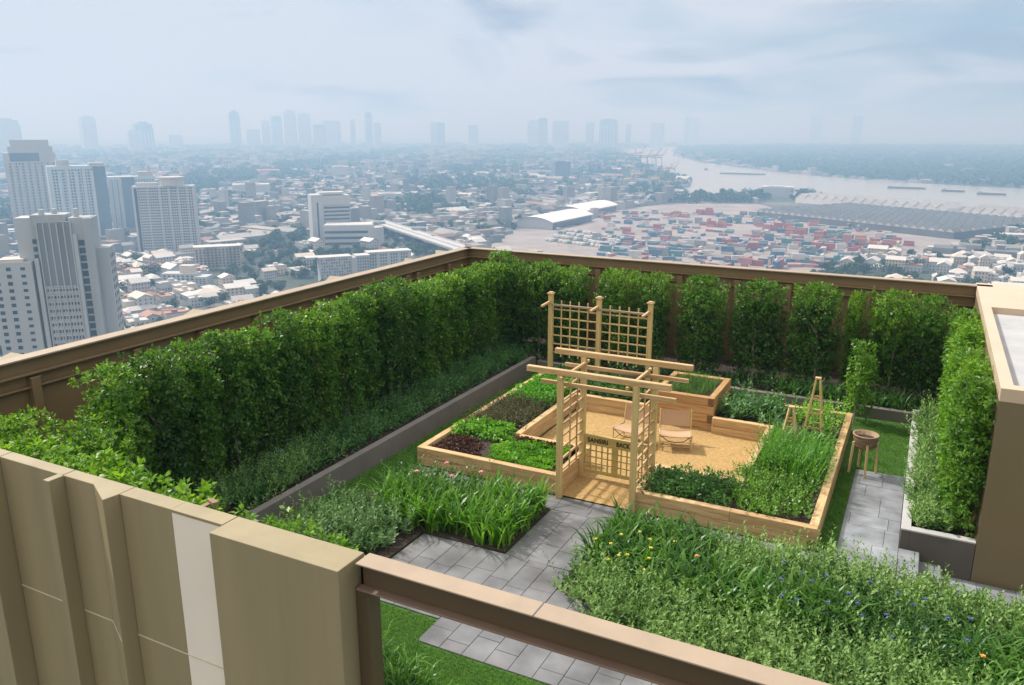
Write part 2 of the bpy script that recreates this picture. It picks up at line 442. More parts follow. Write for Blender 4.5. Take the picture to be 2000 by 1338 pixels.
# paving: every slab a real piece in a dark joint bed
def slab_field(x0, y0, x1, y1, z, along, w, ln, mb, seed, th=.03, vary=0):
    g = random.Random(seed); gap = .0055
    if along == 'y':
        x = x0
        while x < x1 - .02:
            ww = min(w * (1 + g.uniform(-vary, vary)), x1 - x)
            if x1 - x - ww < .12: ww = x1 - x
            y = y0 - g.uniform(0, ln * .8)
            while y < y1:
                l = ln * (1 + g.uniform(-.25, .25) * (1 if vary else .3)); a, b = max(y, y0), min(y + l, y1)
                if b - a > .03: mb.box((x + gap/2, a + gap/2, z - th), (x + ww - gap/2, b - gap/2, z + g.uniform(-.0015, .0015)))
                y += l
            x += ww
    else:
        y = y0
        while y < y1 - .02:
            ww = min(w * (1 + g.uniform(-vary, vary)), y1 - y)
            if y1 - y - ww < .12: ww = y1 - y
            x = x0 - g.uniform(0, ln * .8)
            while x < x1:
                l = ln * (1 + g.uniform(-.3, .3)); a, b = max(x, x0), min(x + l, x1)
                if b - a > .03: mb.box((a + gap/2, y + gap/2, z - th), (b - gap/2, y + ww - gap/2, z + g.uniform(-.0015, .0015)))
                x += l
            y += ww
pv = MB()
slab_field(-6.36, 7.75, -3.90, 9.42, 0, 'y', .30, .62, pv, 1)
slab_field(-6.36, 7.60, -4.955, 7.745, .001, 'x', .145, .62, pv, 15)
slab_field(-4.95, 9.42, -3.90, 11.05, 0, 'y', .33, .62, pv, 2)
slab_field(-4.95, 7.10, .44, 7.745, 0, 'y', .31, .645, pv, 3)
slab_field(-3.895, 7.75, .44, 8.0, 0, 'y', .31, .645, pv, 4)
slab_field(-3.895, 8.005, -3.26, 8.9, 0, 'y', .31, .645, pv, 14)
slab_field(-7.9, 11.055, -3.0, 11.56, 0, 'x', .25, .6, pv, 5)
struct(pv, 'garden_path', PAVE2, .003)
pv = MB()
slab_field(-2.995, 11.055, -.66, 11.56, 0, 'x', .25, .6, pv, 6)
slab_field(-.655, 11.055, .165, 15.08, 0, 'x', .46, .52, pv, 7, vary=.3)
slab_field(.166, 11.055, .445, 12.24, 0, 'x', .46, .52, pv, 8, vary=.2)
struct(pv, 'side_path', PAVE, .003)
gr = MB()
gr.box((-6.36, 7.75, -.04), (-3.90, 9.42, -.012)).box((-4.95, 9.4205, -.04), (-3.90, 11.054, -.012)).box((-4.95, 7.10, -.04), (.44, 7.749, -.0125)).box((-3.899, 7.7495, -.04), (.44, 8.0, -.0122))
gr.box((-7.9, 11.0545, -.04), (-.6605, 11.56, -.0124)).box((-.66, 11.0545, -.04), (.44, 15.08, -.0121))
struct(gr, 'path_bedding', GROUT)
st = MB()
st.box((.41, 9.0, -.33), (.452, 12.27, -.032))
slab_field(.447, 9.0, .745, 12.265, -.15, 'x', 1.2, .9, st, 9)
st.box((.455, 9.0, -.33), (.738, 12.26, -.185)).box((.72, 9.0, -.33), (.7435, 12.268, -.184))
struct(st, 'garden_steps', PAVE, .002)
pv = MB(); slab_field(.745, 9.0, 5.5, 12.27, -.30, 'x', .47, .62, pv, 10)
struct(pv, 'lower_landing', PAVE, .003)
struct(MB().box((.75, 9.0, -.325), (5.5, 12.27, -.312)), 'landing_bedding', GROUT)

# turf blades
fo = Foliage()
LAWN = [rect(-8.55, 7.9, -7.75, 18.1), rect(-7.75, 17.35, .15, 18.1), rect(-.9, 11.6, -.67, 15.1), rect(-.72, 15.1, .15, 17.5), rect(-8.2, 4.95, -4.97, 7.57), rect(-4.97, 4.95, -1.0, 7.08)]
dens = [.030, .040, .026, .034, .024, .024]
for i, (p, d) in enumerate(zip(LAWN, dens)):
    straps(fo, scatter(p, d, -.02, seed=40 + i), 3, .05, .006, .9, seed=60 + i, spread=.012, seg=3)
patch('grass', 'short green lawn between the planters and paths', 'grass', fo, [L_GRASS])

# sand of the sitting court, gently uneven
g = np.random.default_rng(3)
nx, ny = 60, 50
X, Y = np.meshgrid(np.linspace(-6.45, -2.25, nx), np.linspace(12.95, 15.75, ny))
Z = .02 + .008 * lump(np.stack([X.ravel(), Y.ravel(), X.ravel() * 0], 1), 5, 2) + g.normal(size=X.size) * .0025
V = np.stack([X.ravel(), Y.ravel(), Z], 1); I = np.arange(nx * ny).reshape(ny, nx)
F = np.stack([I[:-1, :-1], I[:-1, 1:], I[1:, 1:], I[1:, :-1]], -1).reshape(-1, 4)
o = tag(link('sand_court', np_mesh('sand_court', V, F, [SAND], smooth=True)), kind='structure')
X, Y = np.meshgrid(np.linspace(-5.055, -3.765, 20), np.linspace(11.57, 12.949, 24))
Z = .018 + g.normal(size=X.size) * .0025
V = np.stack([X.ravel(), Y.ravel(), Z], 1); I = np.arange(20 * 24).reshape(24, 20)
F = np.stack([I[:-1, :-1], I[:-1, 1:], I[1:, 1:], I[1:, :-1]], -1).reshape(-1, 4)
tag(link('sand_path', np_mesh('sand_path', V, F, [SAND], smooth=True)), kind='structure')

# ------------------------------------------------------------------ parapets
def parapet(name, label, axis, c, a0, a1, posts, sgn, fins):
    """steel rail of two channels on a clad wall; axis = the way it runs, c = its outer line, sgn = towards the garden"""
    t = empty(name, (c, a0, 0) if axis == 'y' else (a0, c, 0), label, 'parapet')
    def bx(mb, d0, d1, b0, b1, z0, z1):
        d0, d1 = sorted((c + sgn * d0, c + sgn * d1))
        if axis == 'y': mb.box((d0, b0, z0), (d1, b1, z1))
        else: mb.box((b0, d0, z0), (b1, d1, z1))
    m = MB(); bx(m, 0, .10, a0, a1, -.35, 2.14)
    m.build('panel_wall', BRONZE, t)
    m = MB()
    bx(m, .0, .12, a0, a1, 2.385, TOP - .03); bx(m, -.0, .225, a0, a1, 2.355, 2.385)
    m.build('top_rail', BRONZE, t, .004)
    m = MB(); bx(m, -.02, .22, a0, a1, TOP - .029, TOP); m.build('top_cap', BAKED_TOP, t, .004)
    m = MB()
    bx(m, .002, .11, a0, a1, 2.165, 2.355); bx(m, .0, .20, a0, a1, 2.14, 2.165)
    m.build('lower_rail', BRONZE, t, .004)
    m = MB(); bx(m, -.10, -.002, a0, a1, -1.2, TOP - .012)
    m.build('cladding', CLAD, t)
    for p in posts:
        m = MB(); bx(m, .1005, .235, p - .075, p + .075, -.3, 2.30)
        bx(m, .1003, .235, p - .09, p + .09, 2.30, 2.312)
        m.build('post', BRONZE, t, .004)
    for p, w, d in fins:
        m = MB()
        if axis == 'y': pts = [(c - sgn * .10, p - w), (c - sgn * (.10 + d), p), (c - sgn * .10, p + .02)]
        else: pts = [(p - w, c - sgn * .10), (p, c - sgn * (.10 + d)), (p + .02, c - sgn * .10)]
        m.prism(pts, -1.2, TOP - .016); m.build('fin', CLAD, t)
    return t
parapet('parapet', 'long brown steel parapet behind the dark hedge, running up the left side of the roof', 'y', -12.25, 4.9, 20.85,
        [6.1, 7.25, 9.1, 10.55, 12.0, 13.85, 14.75, 16.4, 17.4, 17.9, 19.5], 1, [(7.3, .5, .3), (10.9, .5, .3), (15.1, .6, .35), (18.2, .5, .3), (19.9, .6, .4)])
parapet('parapet', 'brown steel parapet across the far end of the roof behind the separate clipped columns', 'x', 20.85, -12.25, 1.45,
        [-11.2, -9.6, -7.95, -5.65, -4.15, -2.9, -1.08, .4], -1, [(-10, .5, .25), (-6, .5, .25), (-2.5, .5, .25)])

# near wall: clad panels with blade fins, one wedge and one white strip
t = empty('clad_wall', (-6, 4.6, 0), 'tall champagne coloured clad wall with upright fins and one white strip, nearest the viewer', 'wall')
m = MB(); m.box((-13.0, 4.46, -1.6), (-8.55, 4.78, TOP)); m.box((-8.54, 4.635, -1.6), (-7.50, 4.78, TOP)); m.build('panel', CLAD, t, .004)
m = MB(); m.prism([(-7.49, 4.78), (-7.49, 4.635), (-7.02, 4.635), (-6.625, 4.44), (-6.60, 4.60), (-6.60, 4.78)], -1.6, TOP); m.build('wedge_fin', CLAD, t, .004)
m = MB(); m.box((-6.592, 4.60, -1.6), (-5.892, 4.78, TOP)); m.build('panel', CLAD, t, .003)
m = MB(); m.box((-5.891, 4.602, -1.6), (-5.235, 4.78, TOP - .03)); m.build('white_panel', CLADW, t, .002)
m = MB(); m.box((-5.891, 4.598, TOP - .03), (-5.2445, 4.78, TOP)); m.build('coping', CLAD, t, .002)
m = MB(); m.box((-5.235, 4.44, -1.6), (-3.83, 4.78, TOP)); m.build('end_panel', CLAD, t, .004)
m = MB(); m.box((-7.56, 4.47, -1.6), (-7.47, 4.634, TOP + .002)); m.build('blade_fin', CLAD, t, .004)
m = MB(); m.box((-8.62, 4.40, -1.6), (-8.545, 4.64, TOP + .002)); m.build('blade_fin', CLAD, t, .004)
m = MB()
m.box((-8.54, 4.631, 1.09), (-7.57, 4.636, 1.102)).box((-7.465, 4.631, 1.09), (-7.02, 4.636, 1.102)).box((-6.59, 4.596, 1.09), (-5.24, 4.601, 1.102)).box((-11.5, 4.456, 1.09), (-8.63, 4.461, 1.102))
m.bar((-7.02, 4.634, 1.096), (-6.63, 4.442, 1.096), .008, .012)
m.build('joint', JOINT, t)
m = MB(); m.bar((-6.42, 5.5, 2.22), (-6.22, 5.4, 2.26), .06, .04); m.box((-6.40, 4.781, 2.2), (-6.34, 5.5, 2.225)); m.build('bracket', BRONZE, t)
m = MB(); m.box((-13.0, 4.785, -.3), (-3.83, 4.83, TOP - .06)); m.build('inner_face', BRONZE, t)

# open bronze beam beside it, on its end post
t = empty('railing_beam', (-3.8, 4.7, 0), 'bronze steel beam on a post closing the near open side of the garden', 'beam')
m = MB(); m.box((-3.79, 4.61, TOP - .018), (4.2, 4.80, TOP - .002)); m.build('top_flange', BAKED_TOP, t, .003)
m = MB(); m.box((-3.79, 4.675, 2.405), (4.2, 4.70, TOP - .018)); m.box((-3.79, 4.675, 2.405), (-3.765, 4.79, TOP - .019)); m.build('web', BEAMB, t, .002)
m = MB(); m.box((-3.79, 4.60, 2.388), (4.2, 4.80, 2.405)); m.build('lower_flange', mat_plain('pinkish_bronze', (.17, .115, .085), .5, .08, 3), t, .003)  # lower flange a lighter, pinker brown than the web
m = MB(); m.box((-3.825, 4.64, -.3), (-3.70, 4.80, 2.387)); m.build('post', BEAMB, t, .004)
m = MB(); m.box((3.2, 4.64, -.3), (3.32, 4.80, 2.387)); m.build('post', BEAMB, t, .004)
m = MB(); m.box((-2.205, 4.604, TOP - .0019), (-2.195, 4.804, TOP + .0005)); m.build('splice', GROUT, t)

# roof room to the right
t = empty('roof_room', (1.14, 12.28, -.3), 'brown clad flat roofed block with a pale sunken roof on the right', 'roof block')
m = MB(); m.box((1.14, 12.28, -.35), (7.0, 21.05, 2.44)); m.build('wall', mat_plain('brown_cladding', (.155, .118, .06), .5, .04, .7), t)
m = MB(); m.box((1.135, 12.275, 2.44), (7.0, 12.50, TOP)).box((1.135, 18.2, 2.44), (7.0, 21.06, TOP)).box((1.135, 12.5, 2.44), (1.30, 18.2, TOP)); m.build('roof_rim', mat_plain('pale_tan_rim', (.50, .385, .28), .5, .05, 1), t, .004)
m = MB(); m.box((1.30, 12.5, 2.30), (7.0, 18.2, 2.50)); m.build('roof_deck', mat_plain('grey_roof_membrane', (.36, .36, .37), .85, .12, 1.5), t)

# planters
t = empty('planter', (-8.7, 5, 0), 'grey rendered L shaped planter curb below the tall hedges', 'planter')
m = MB(); m.box((-8.76, 8.2, -.3), (-8.62, 18.12, .35)); m.build('side_curb', CURB, t, .006)
m = MB(); m.box((-8.62, 18.18, -.3), (.30, 18.32, .22)); m.build('back_curb', CURB, t, .006)
m = MB(); m.box((-12.12, 4.95, -.2), (-8.762, 20.7, .24)); m.box((-8.762, 18.321, -.2), (1.13, 20.7, .15)); m.build('soil', SOIL, t)
t = empty('planter', (.2, 12.2, 0), 'short grey planter with a pale coping beside the brown block and the steps', 'planter')
m = MB(); m.box((.17, 12.272, -.35), (.29, 18.17, .29)); m.box((.2901, 12.272, -.35), (1.132, 12.39, .29)); m.build('curb', mat_plain('render_baked_shade', (.085, .075, .066), .75, .14, 2.5, 0, .05, 60), t, .004)  # darker copy of the curb render, with the shade put into its colour
m = MB(); m.box((.163, 12.262, .29), (.297, 18.17, .318)); m.box((.2971, 12.262, .29), (1.134, 12.398, .3178)); m.build('coping', CONC, t, .004)
m = MB(); m.box((.2902, 12.391, -.2), (1.133, 18.17, .22)); m.build('soil', SOIL, t)

# ------------------------------------------------------------------ timber beds
BH = .36
def sleeper_wall(name, x0, y0, x1, y1, parent, h=BH, rows=2, cap=.012, z0=0.0):
    """stacked sleepers with staggered butt joints"""
    m = MB(); rh = (h - z0) / rows; along_x = (x1 - x0) > (y1 - y0)
    for r in range(rows):
        a, b = (x0, x1) if along_x else (y0, y1)
        L = b - a; cuts = [a] + ([a + L * (.55 if r % 2 else .36)] if L > 2.6 else []) + [b]
        for p, q in zip(cuts, cuts[1:]):
            za, zb = z0 + r * rh + .003, z0 + (r + 1) * rh - .003
            if along_x: m.box((p + .001, y0, za), (q - .001, y1, zb))
            else: m.box((x0, p + .001, za), (x1, q - .001, zb))
    return m.build(name, WX if along_x else WY, parent, .008)
t = empty('raised_bed', (-7.9, 11.6, 0), 'timber raised bed left of the arbour with rows of lettuce and herbs', 'raised bed')
T = .13
sleeper_wall('front_wall', -7.92, 11.57, -5.06, 11.57 + T, t)
sleeper_wall('side_wall', -7.92, 11.571 + T, -7.92 + T, 17.2, t)
sleeper_wall('inner_wall', -6.63, 13.03, -6.63 + T, 15.74, t)
sleeper_wall('inner_wall', -6.629 + T, 12.90, -5.06, 12.90 + T, t)
sleeper_wall('end_wall', -5.06 - T, 11.571 + T, -5.061, 12.899, t)
sleeper_wall('inner_wall', -6.63, 15.742, -4.76, 15.742 + T, t)
sleeper_wall('back_wall', -7.919 + T, 17.07, -4.76, 17.2, t)
m = MB(); m.box((-7.92 + T, 11.70, -.02), (-6.62, 17.07, .28)); m.box((-6.62, 11.70, -.02), (-5.19, 12.9, .279)); m.box((-6.62, 15.87, -.02), (-4.76, 17.07, .2795)); m.build('soil', SOIL, t)
t = empty('raised_bed', (-.95, 11.6, 0), 'timber raised bed right of the arbour holding grassy herbs and plant frames', 'raised bed')
sleeper_wall('front_wall', -3.76, 11.57, -.92, 11.57 + T, t)
sleeper_wall('side_wall', -.92 - T, 11.571 + T, -.92, 17.2, t)
sleeper_wall('end_wall', -3.759, 11.571 + T, -3.76 + T, 12.72, t)
sleeper_wall('inner_wall', -3.76, 12.721, -2.23, 12.721 + T, t)
sleeper_wall('inner_wall', -2.36, 12.852, -2.36 + T, 15.60, t)
sleeper_wall('inner_wall', -3.45, 15.602, -2.23, 15.602 + T, t)
sleeper_wall('back_wall', -3.45, 17.07, -.921 - T, 17.2, t)
m = MB(); m.box((-2.24, 11.70, -.02), (-1.05, 17.07, .28)); m.box((-3.64, 11.70, -.02), (-2.24, 12.73, .279)); m.box((-3.45, 15.73, -.02), (-2.24, 17.07, .2795)); m.build('soil', SOIL, t)
ENDG = mat_plain('dark_end_grain', (.15, .085, .04), .8, .3, 25)
MB().box((-1.05, 11.566, .005), (-.925, 11.5695, .165)).build('sleeper_end', ENDG, t)
t = empty('raised_bed', (-4.1, 16.4, 0), 'taller timber raised bed of reddish sleepers behind the chairs', 'raised bed')
WRX = mat_wood('reddish_pine_x', 0, (.53, .33, .15), (.33, .18, .07)); WRY = mat_wood('reddish_pine_y', 1, (.53, .33, .15), (.33, .18, .07))
a = sleeper_wall('front_wall', -4.75, 15.74, -3.46, 15.87, t, .72, 4); a.data.materials[0] = WRX
a = sleeper_wall('side_wall', -3.59, 15.872, -3.46, 17.3, t, .72, 4); a.data.materials[0] = WRY
a = sleeper_wall('side_wall', -4.75, 15.872, -4.62, 17.3, t, .72, 4); a.data.materials[0] = WRY
a = sleeper_wall('back_wall', -4.619, 17.17, -3.591, 17.3, t, .72, 4); a.data.materials[0] = WRX
for z in (.19, .55): MB().box((-3.585, 15.736, z), (-3.462, 15.7395, z + .16)).build('sleeper_end', ENDG, t)
m = MB(); m.box((-4.62, 15.87, -.02), (-3.59, 17.17, .66)); m.build('soil', SOIL, t)

# ------------------------------------------------------------------ arbour with its gate
t = empty('arbour', (-4.4, 12, 0), 'square pine arbour with ladder sides over the entrance of the sand court', 'arbour')
AX = (-5.02, -3.735); AY = (11.50, 12.50)
for x in AX:
    for y in AY:
        top = 2.16 if y < 12 else 2.22
        m = MB(); m.box((x - .046, y - .046, 0), (x + .046, y + .046, top)); m.build('post', WZ if True else WG, t, .006)
for y, z, e in ((11.50, 2.21, 0), (12.50, 2.27, .06)):
    m = MB(); m.box((-5.62 + e, y - .04, z - .05), (-3.18 + e, y + .04, z + .05)); m.build('beam', WX, t, .008)
m = MB(); m.box((-5.40, 11.555, 1.96), (-3.12, 11.60, 2.03)); m.build('cross_rail', WX, t, .006)
m = MB(); m.box((-5.34, 12.405, 2.03), (-3.16, 12.448, 2.10)); m.build('cross_rail', WX, t, .006)
for x in (-4.98, -3.86):
    m = MB(); m.box((x - .022, 11.40, 2.105), (x + .022, 12.62, 2.15)); m.build('purlin', WY, t, .004)
for x, s in ((AX[0], 1), (AX[1], 1)):
    m = MB()
    for k in range(8):
        z = .46 + k * .205
        m.box((x - .017, 11.552, z - .017), (x + .017, 12.448, z + .017))
    for y in (11.86, 12.16): m.box((x + .0175, y - .014, .42), (x + .04, y + .014, 2.0))
    m.build('ladder_panel', WY, t, .003)
g8 = MB()
g8.box((-4.995, 12.475, .63), (-3.825, 12.515, .82))
gate = g8.build('gate', WG, t, .004)
m = MB()
for x in (-4.98, -4.40, -3.84): m.box((x - .014 if x != -4.40 else x - .055, 12.478, .10), (x + .03 if x != -4.40 else x + .055, 12.512, .63))
m.box((-4.95, 12.479, .10), (-3.83, 12.511, .17))
for k in range(4):
    for o in (0, .57): m.box((-4.865 + k * .107 + o, 12.482, .17), (-4.842 + k * .107 + o, 12.498, .63))
for k in range(3): m.box((-4.95, 12.498, .27 + k * .12), (-3.84, 12.508, .292 + k * .12))
m.build('gate_lattice', WG, gate, 0).location = (0, 0, 0)
for txt, x, w in (('SANSIRI', -4.91, .38), ('BACK', -4.37, .25)):
    cu = bpy.data.curves.new('lettering', 'FONT'); cu.body = txt; cu.size = .115; cu.extrude = .002; cu.offset = .0035; cu.space_character = 1.03
    tmp = bpy.data.objects.new('lettering', cu); COL.objects.link(tmp); bpy.context.view_layer.update()
    me = bpy.data.meshes.new_from_object(tmp.evaluated_get(bpy.context.evaluated_depsgraph_get())); bpy.data.objects.remove(tmp)
    xs = [q.co.x for q in me.vertices]; k = w / (max(xs) - min(xs))
    for q in me.vertices: q.co = Vector((x + (q.co.x - min(xs)) * k, 12.4725 - q.co.z, .688 + q.co.y)) - ORG[t]
    me.materials.clear(); me.materials.append(INK); me.name = 'lettering'
    link('lettering', me, gate)

# ------------------------------------------------------------------ trellis
t = empty('trellis', (-6.5, 17.0, 0), 'tall pine trellis screen of two lattice panels rising behind the arbour', 'trellis')
TX = (-7.70, -6.49, -5.27); TY = 17.0
for x in TX:
    m = MB(); m.box((x - .05, TY - .05, .05), (x + .05, TY + .05, 2.28)); p = m.build('post', WZ, t, .006)
    m = MB(); m.box((x - .075, TY - .075, 2.281), (x + .075, TY + .075, 2.315)); m.box((x - .05, TY - .05, 2.316), (x + .05, TY + .05, 2.335)); m.build('post_cap', WX, p, .006)
    m = MB(); m.bar((x - .02, TY - .052, 2.10), (x - .05, TY - .42, 2.06), .05, .05); m.build('bracket', WY, t, .004)
m = MB(); m.box((-7.649, TY - .07, 2.02), (-5.321, TY - .03, 2.065)); m.build('top_rail', mat_wood('weathered_pine', 0, (.42, .33, .24), (.26, .19, .13)), t, .004)
for a, b in ((TX[0] + .051, TX[1] - .051), (TX[1] + .051, TX[2] - .051)):
    m = MB(); d = (b - a) / 5
    for k in range(1, 5): m.box((a + k * d - .016, TY - .014, .78), (a + k * d + .016, TY + .002, 2.15))
    for k in range(6): m.box((a, TY + .0025, .86 + k * .21), (b, TY + .02, .89 + k * .21))
    m.build('lattice_panel', WZ, t, .002)

# ------------------------------------------------------------------ low folding chairs
def chair(loc, rz, label):
    t = empty('lounge_chair', loc, label, 'chair', 'low chairs on the sand', rz)
    t.rotation_euler = (0, 0, 0)
    FAB = mat_plain('tan_striped_canvas', (.50, .33, .235), .85, .05, 4); nt = FAB.node_tree
    b = nt.nodes['Principled BSDF']; tc = nd(nt, 'ShaderNodeTexCoord')
    w = nd(nt, 'ShaderNodeTexWave', Scale=7.); nt.links.new(tc.outputs['Object'], w.inputs[0])
    r = ramp(nt, w.outputs['Fac'], [(.2, (.43, .275, .165)), (.8, (.46, .30, .18))]); nt.links.new(r.outputs[0], b.inputs['Base Color'])
    x0, y0, z0 = loc
    def sling(name, prof, half, sag):
        m = MB(); n = 8
        for th in (0, .012):
            for i in range(len(prof) - 1):
                for k in range(n):
                    pts = []
                    for (ii, kk) in ((i, k), (i, k+1), (i+1, k+1), (i+1, k)):
                        u = -1 + 2 * kk / n; y, z = prof[ii]
                        pts.append((x0 + u * half, y0 + y + (sag * .5) * (1 - u*u), z0 + z - sag * (1 - u*u) - th))
                    m.quad(*pts)
        return m.build(name, FAB, t, 0, True)
    sling('seat', [(-.27, .315), (-.22, .335), (0, .305), (.22, .275)], .285, .03)
    sling('backrest', [(.265, .345), (.285, .43), (.31, .55), (.32, .645)], .285, .0)
    for s in (-1, 1):
        x = x0 + s * .30
        m = MB(); m.tube([(x, y0 - .24, z0 + .33), (x, y0 - .25, z0 + .015)], .014, 8); m.build('leg', WZ, t)
        m = MB(); m.tube([(x, y0 + .26, z0 + .015), (x, y0 + .245, z0 + .28), (x, y0 + .325, z0 + .66)], .014, 8); m.build('leg', WZ, t)
        m = MB(); m.tube([(x, y0 - .27, z0 + .325), (x, y0 + .28, z0 + .28)], .013, 8); m.build('side_rail', WY, t)
        m = MB(); m.tube([(x, y0 - .25, z0 + .08), (x, y0 + .26, z0 + .08)], .010, 8); m.build('stretcher', WY, t)
    dk = mat_plain('dark_webbing', (.10, .065, .04), .8, .2)
    m = MB(); m.tube([(x0 - .29, y0 - .245, z0 + .30), (x0 - .15, y0 - .245, z0 + .20), (x0, y0 - .245, z0 + .17), (x0 + .15, y0 - .245, z0 + .20), (x0 + .29, y0 - .245, z0 + .30)], .008, 6); m.build('strap', dk, t)
    for y in (-.25, .26): m = MB(); m.tube([(x0 - .30, y0 + y, z0 + .09), (x0 + .30, y0 + y, z0 + .09)], .010, 8); m.build('cross_bar', WX, t)
    t.rotation_euler = (0, 0, rz)
    return t
c1 = chair((-3.91, 14.58, .02), R(17), 'low tan striped canvas chair standing in the open, right of the arbour')
c2 = dup(c1, (-4.73, 14.42, .02), R(-6), None, 'low tan striped canvas chair half hidden behind the arbour post')

# ------------------------------------------------------------------ obelisks and the tub
def obelisk(loc, w, h, label):
    t = empty('plant_obelisk', loc, label, 'plant frame', 'wooden plant obelisks')
    x0, y0, z0 = loc
    tops = .035
    for sx in (-1, 1):
        for sy in (-1, 1):
            m = MB(); m.bar((x0 + sx * w, y0 + sy * w, z0 - .08), (x0 + sx * tops, y0 + sy * tops, z0 + h), .032, .032); m.build('leg', WZ, t, .003)
    for f in (.16, .40, .66):
        q = w + (tops - w) * f; z = z0 + h * f; m = MB()
        for a, b in (((-q, -q), (q, -q)), ((q, -q), (q, q)), ((q, q), (-q, q)), ((-q, q), (-q, -q))):
            m.bar((x0 + a[0], y0 + a[1], z), (x0 + b[0], y0 + b[1], z), .022, .03)
        m.build('cross_bar', WX, t)
    m = MB(); m.box((x0 - .055, y0 - .055, z0 + h), (x0 + .055, y0 + .055, z0 + h + .03)); m.build('cap', WX, t, .005)
    return t
obelisk((-1.52, 15.75, .30), .175, 1.12, 'taller four legged wooden obelisk standing in the leafy back of the right bed')
obelisk((-1.86, 15.0, .30), .15, .72, 'shorter four legged wooden obelisk standing in the grassy herbs')
t = empty('tub_stand', (-.55, 14.95, 0), 'small wooden tub on three slim legs at the corner of the right bed', 'planter tub')
m = MB(); m.lathe([(.001, .50), (.175, .50), (.20, .66), (.215, .725), (.225, .73), (.225, .745), (.195, .745), (.185, .66), (.001, .66)], (-.55, 14.95, 0), 28); m.build('tub', mat_wood('barrel_staves', 2, (.36, .25, .165), (.24, .155, .095)), t, 0, True)
m = MB(); m.lathe([(.001, .668), (.183, .664)], (-.55, 14.95, 0), 24); m.build('soil', SOIL, t)
for z in (.55, .66):
    m = MB(); r = .187 if z < .6 else .203; m.lathe([(r, z - .012), (r + .005, z - .012), (r + .006, z + .012), (r, z + .012)], (-.55, 14.95, 0), 28); m.build('hoop', mat_plain('iron_hoop', (.16, .10, .07), .6, .2), t)
for a in (205, 285, 20, 110):
    x, y = -.55 + .205 * math.cos(R(a)), 14.95 + .205 * math.sin(R(a)); dx, dy = .035 * math.cos(R(a)), .035 * math.sin(R(a))
    m = MB(); m.bar((x + dx, y + dy, 0), (x, y, .60), .04, .04); m.build('leg', WZ, t, .004)
# ------------------------------------------------------------------ hedges: every clipped tree its own thing
def hedge_variant(seed, sx, sy, z0, z1, twigs=430, per=13, mat=None, L=.062, W=.034, low=.3):
    fo = Foliage(); crown_box(fo, sx, sy, z0, z1, twigs, per, L, W, seed, low_gap=low, mi2=1)
    cm = fo.mesh('crown', [mat or L_HEDGE, L_NEW])
    g = random.Random(seed); mb = MB()
    x, y = g.uniform(-.08, .08), -sy * .28
    pts = [(x, y, 0)]
    for k in range(1, 5): pts.append((x + g.uniform(-.05, .05), y + k * .04, z1 * .2 * k))
    mb.tube(pts, [.026, .022, .018, .014, .008], 7)
    for k in range(5):
        a = g.uniform(0, 6.28); z = z1 * g.uniform(.25, .6)
        mb.tube([(x, y + .05, z), (x + .3 * math.cos(a), y + .1 + .3 * math.sin(a), z + .3)], [.009, .004], 5)
    o = mb.build('trunk', BARK); tm = o.data; bpy.data.objects.remove(o)
    return cm, tm
def hedge_tree(name, var, loc, rz, sc, label, group, cat='hedge tree'):
    t = empty(name, loc, label, cat, group, rz); t.scale = sc
    c = link('crown', var[0], t); k = link('trunk', var[1], t)
    return t
HV = [hedge_variant(100 + i, .92, .92, .08, 2.2, 680, 13, low=.55, L=.054, W=.03) for i in range(5)]
HL = [hedge_variant(120 + i, .64, .80, .06, 2.2, 720, 13, low=.6, L=.054, W=.03) for i in range(5)]
g = random.Random(11)
# left row
n = 18
for i in range(n):
    y = 7.3 + i * (19.5 - 7.3) / (n - 1)
    where = ('at the near end of the left row', 'in the near half of the left row', 'in the middle of the left row', 'in the far half of the left row', 'near the far corner of the left row')[min(4, i * 5 // n)]
    look = ['broad', 'slightly taller', 'ragged topped', 'dense', 'narrow'][i % 5]
    hedge_tree('hedge_tree', HL[i % 5], (-10.3 + g.uniform(-.09, .09), y, .2), R(90) + g.uniform(-.3, .3), (1.0 + g.uniform(-.10, .06), 1.0 + g.uniform(-.06, .08), 1.10 + g.uniform(-.07, .05)),
               f'{look} clipped evergreen {where} of the dark hedge' if i else 'first clipped evergreen of the left row, by the near wall', 'clipped hedge along the left parapet')
# the trees turn the corner
for i, x in enumerate((-9.75, -8.95, -8.2)):
    hedge_tree('hedge_tree', HV[i + 1], (x, 19.3, .15), g.uniform(-.2, .2), (.95, .95, 1.09 + g.uniform(-.03, .02)), ['clipped evergreen closing the far left corner of the garden', 'clipped evergreen next to the far left corner', 'last clipped evergreen before the first gap of the far row'][i], 'clipped columns along the far parapet')
# far row: wide columns with gaps that show the parapet
FAR = [(-6.92, 1.08, 'left half of the double clipped column behind the trellis'), (-5.98, 1.05, 'right half of the double clipped column behind the trellis'),
       (-4.68, 1.22, 'single clipped column just right of the trellis'), (-3.32, 1.32, 'broad clipped column behind the chairs and tall bed'), (-2.05, 1.12, 'clipped column behind the taller obelisk'),
       (-1.22, .38, 'thin clipped sapling squeezed between two wide columns'), (-.48, .95, 'left half of the wide column near the brown block'), (.30, .95, 'right half of the wide column near the brown block')]
for i, (x, w, lab) in enumerate(FAR):
    hedge_tree('hedge_tree', HV[(i * 2 + 1) % 5], (x, 19.3, .12), g.uniform(-.25, .25), (w * .90, .85, 1.075 + g.uniform(-.035, .03)), lab, 'clipped columns along the far parapet')
fo = Foliage(); crown_box(fo, .42, .40, .1, 1.72, 150, 13, .06, .032, 77, low_gap=.5)
sv = (fo.mesh('crown', [L_BRIGHT]), HV[0][1])
t = hedge_tree('slim_tree', sv, (-.88, 17.75, .0), 0, (1, 1, 1), 'slim bright green young tree standing alone behind the right bed', None, 'tree')
t.children[1].scale = (.8, .5, .62)
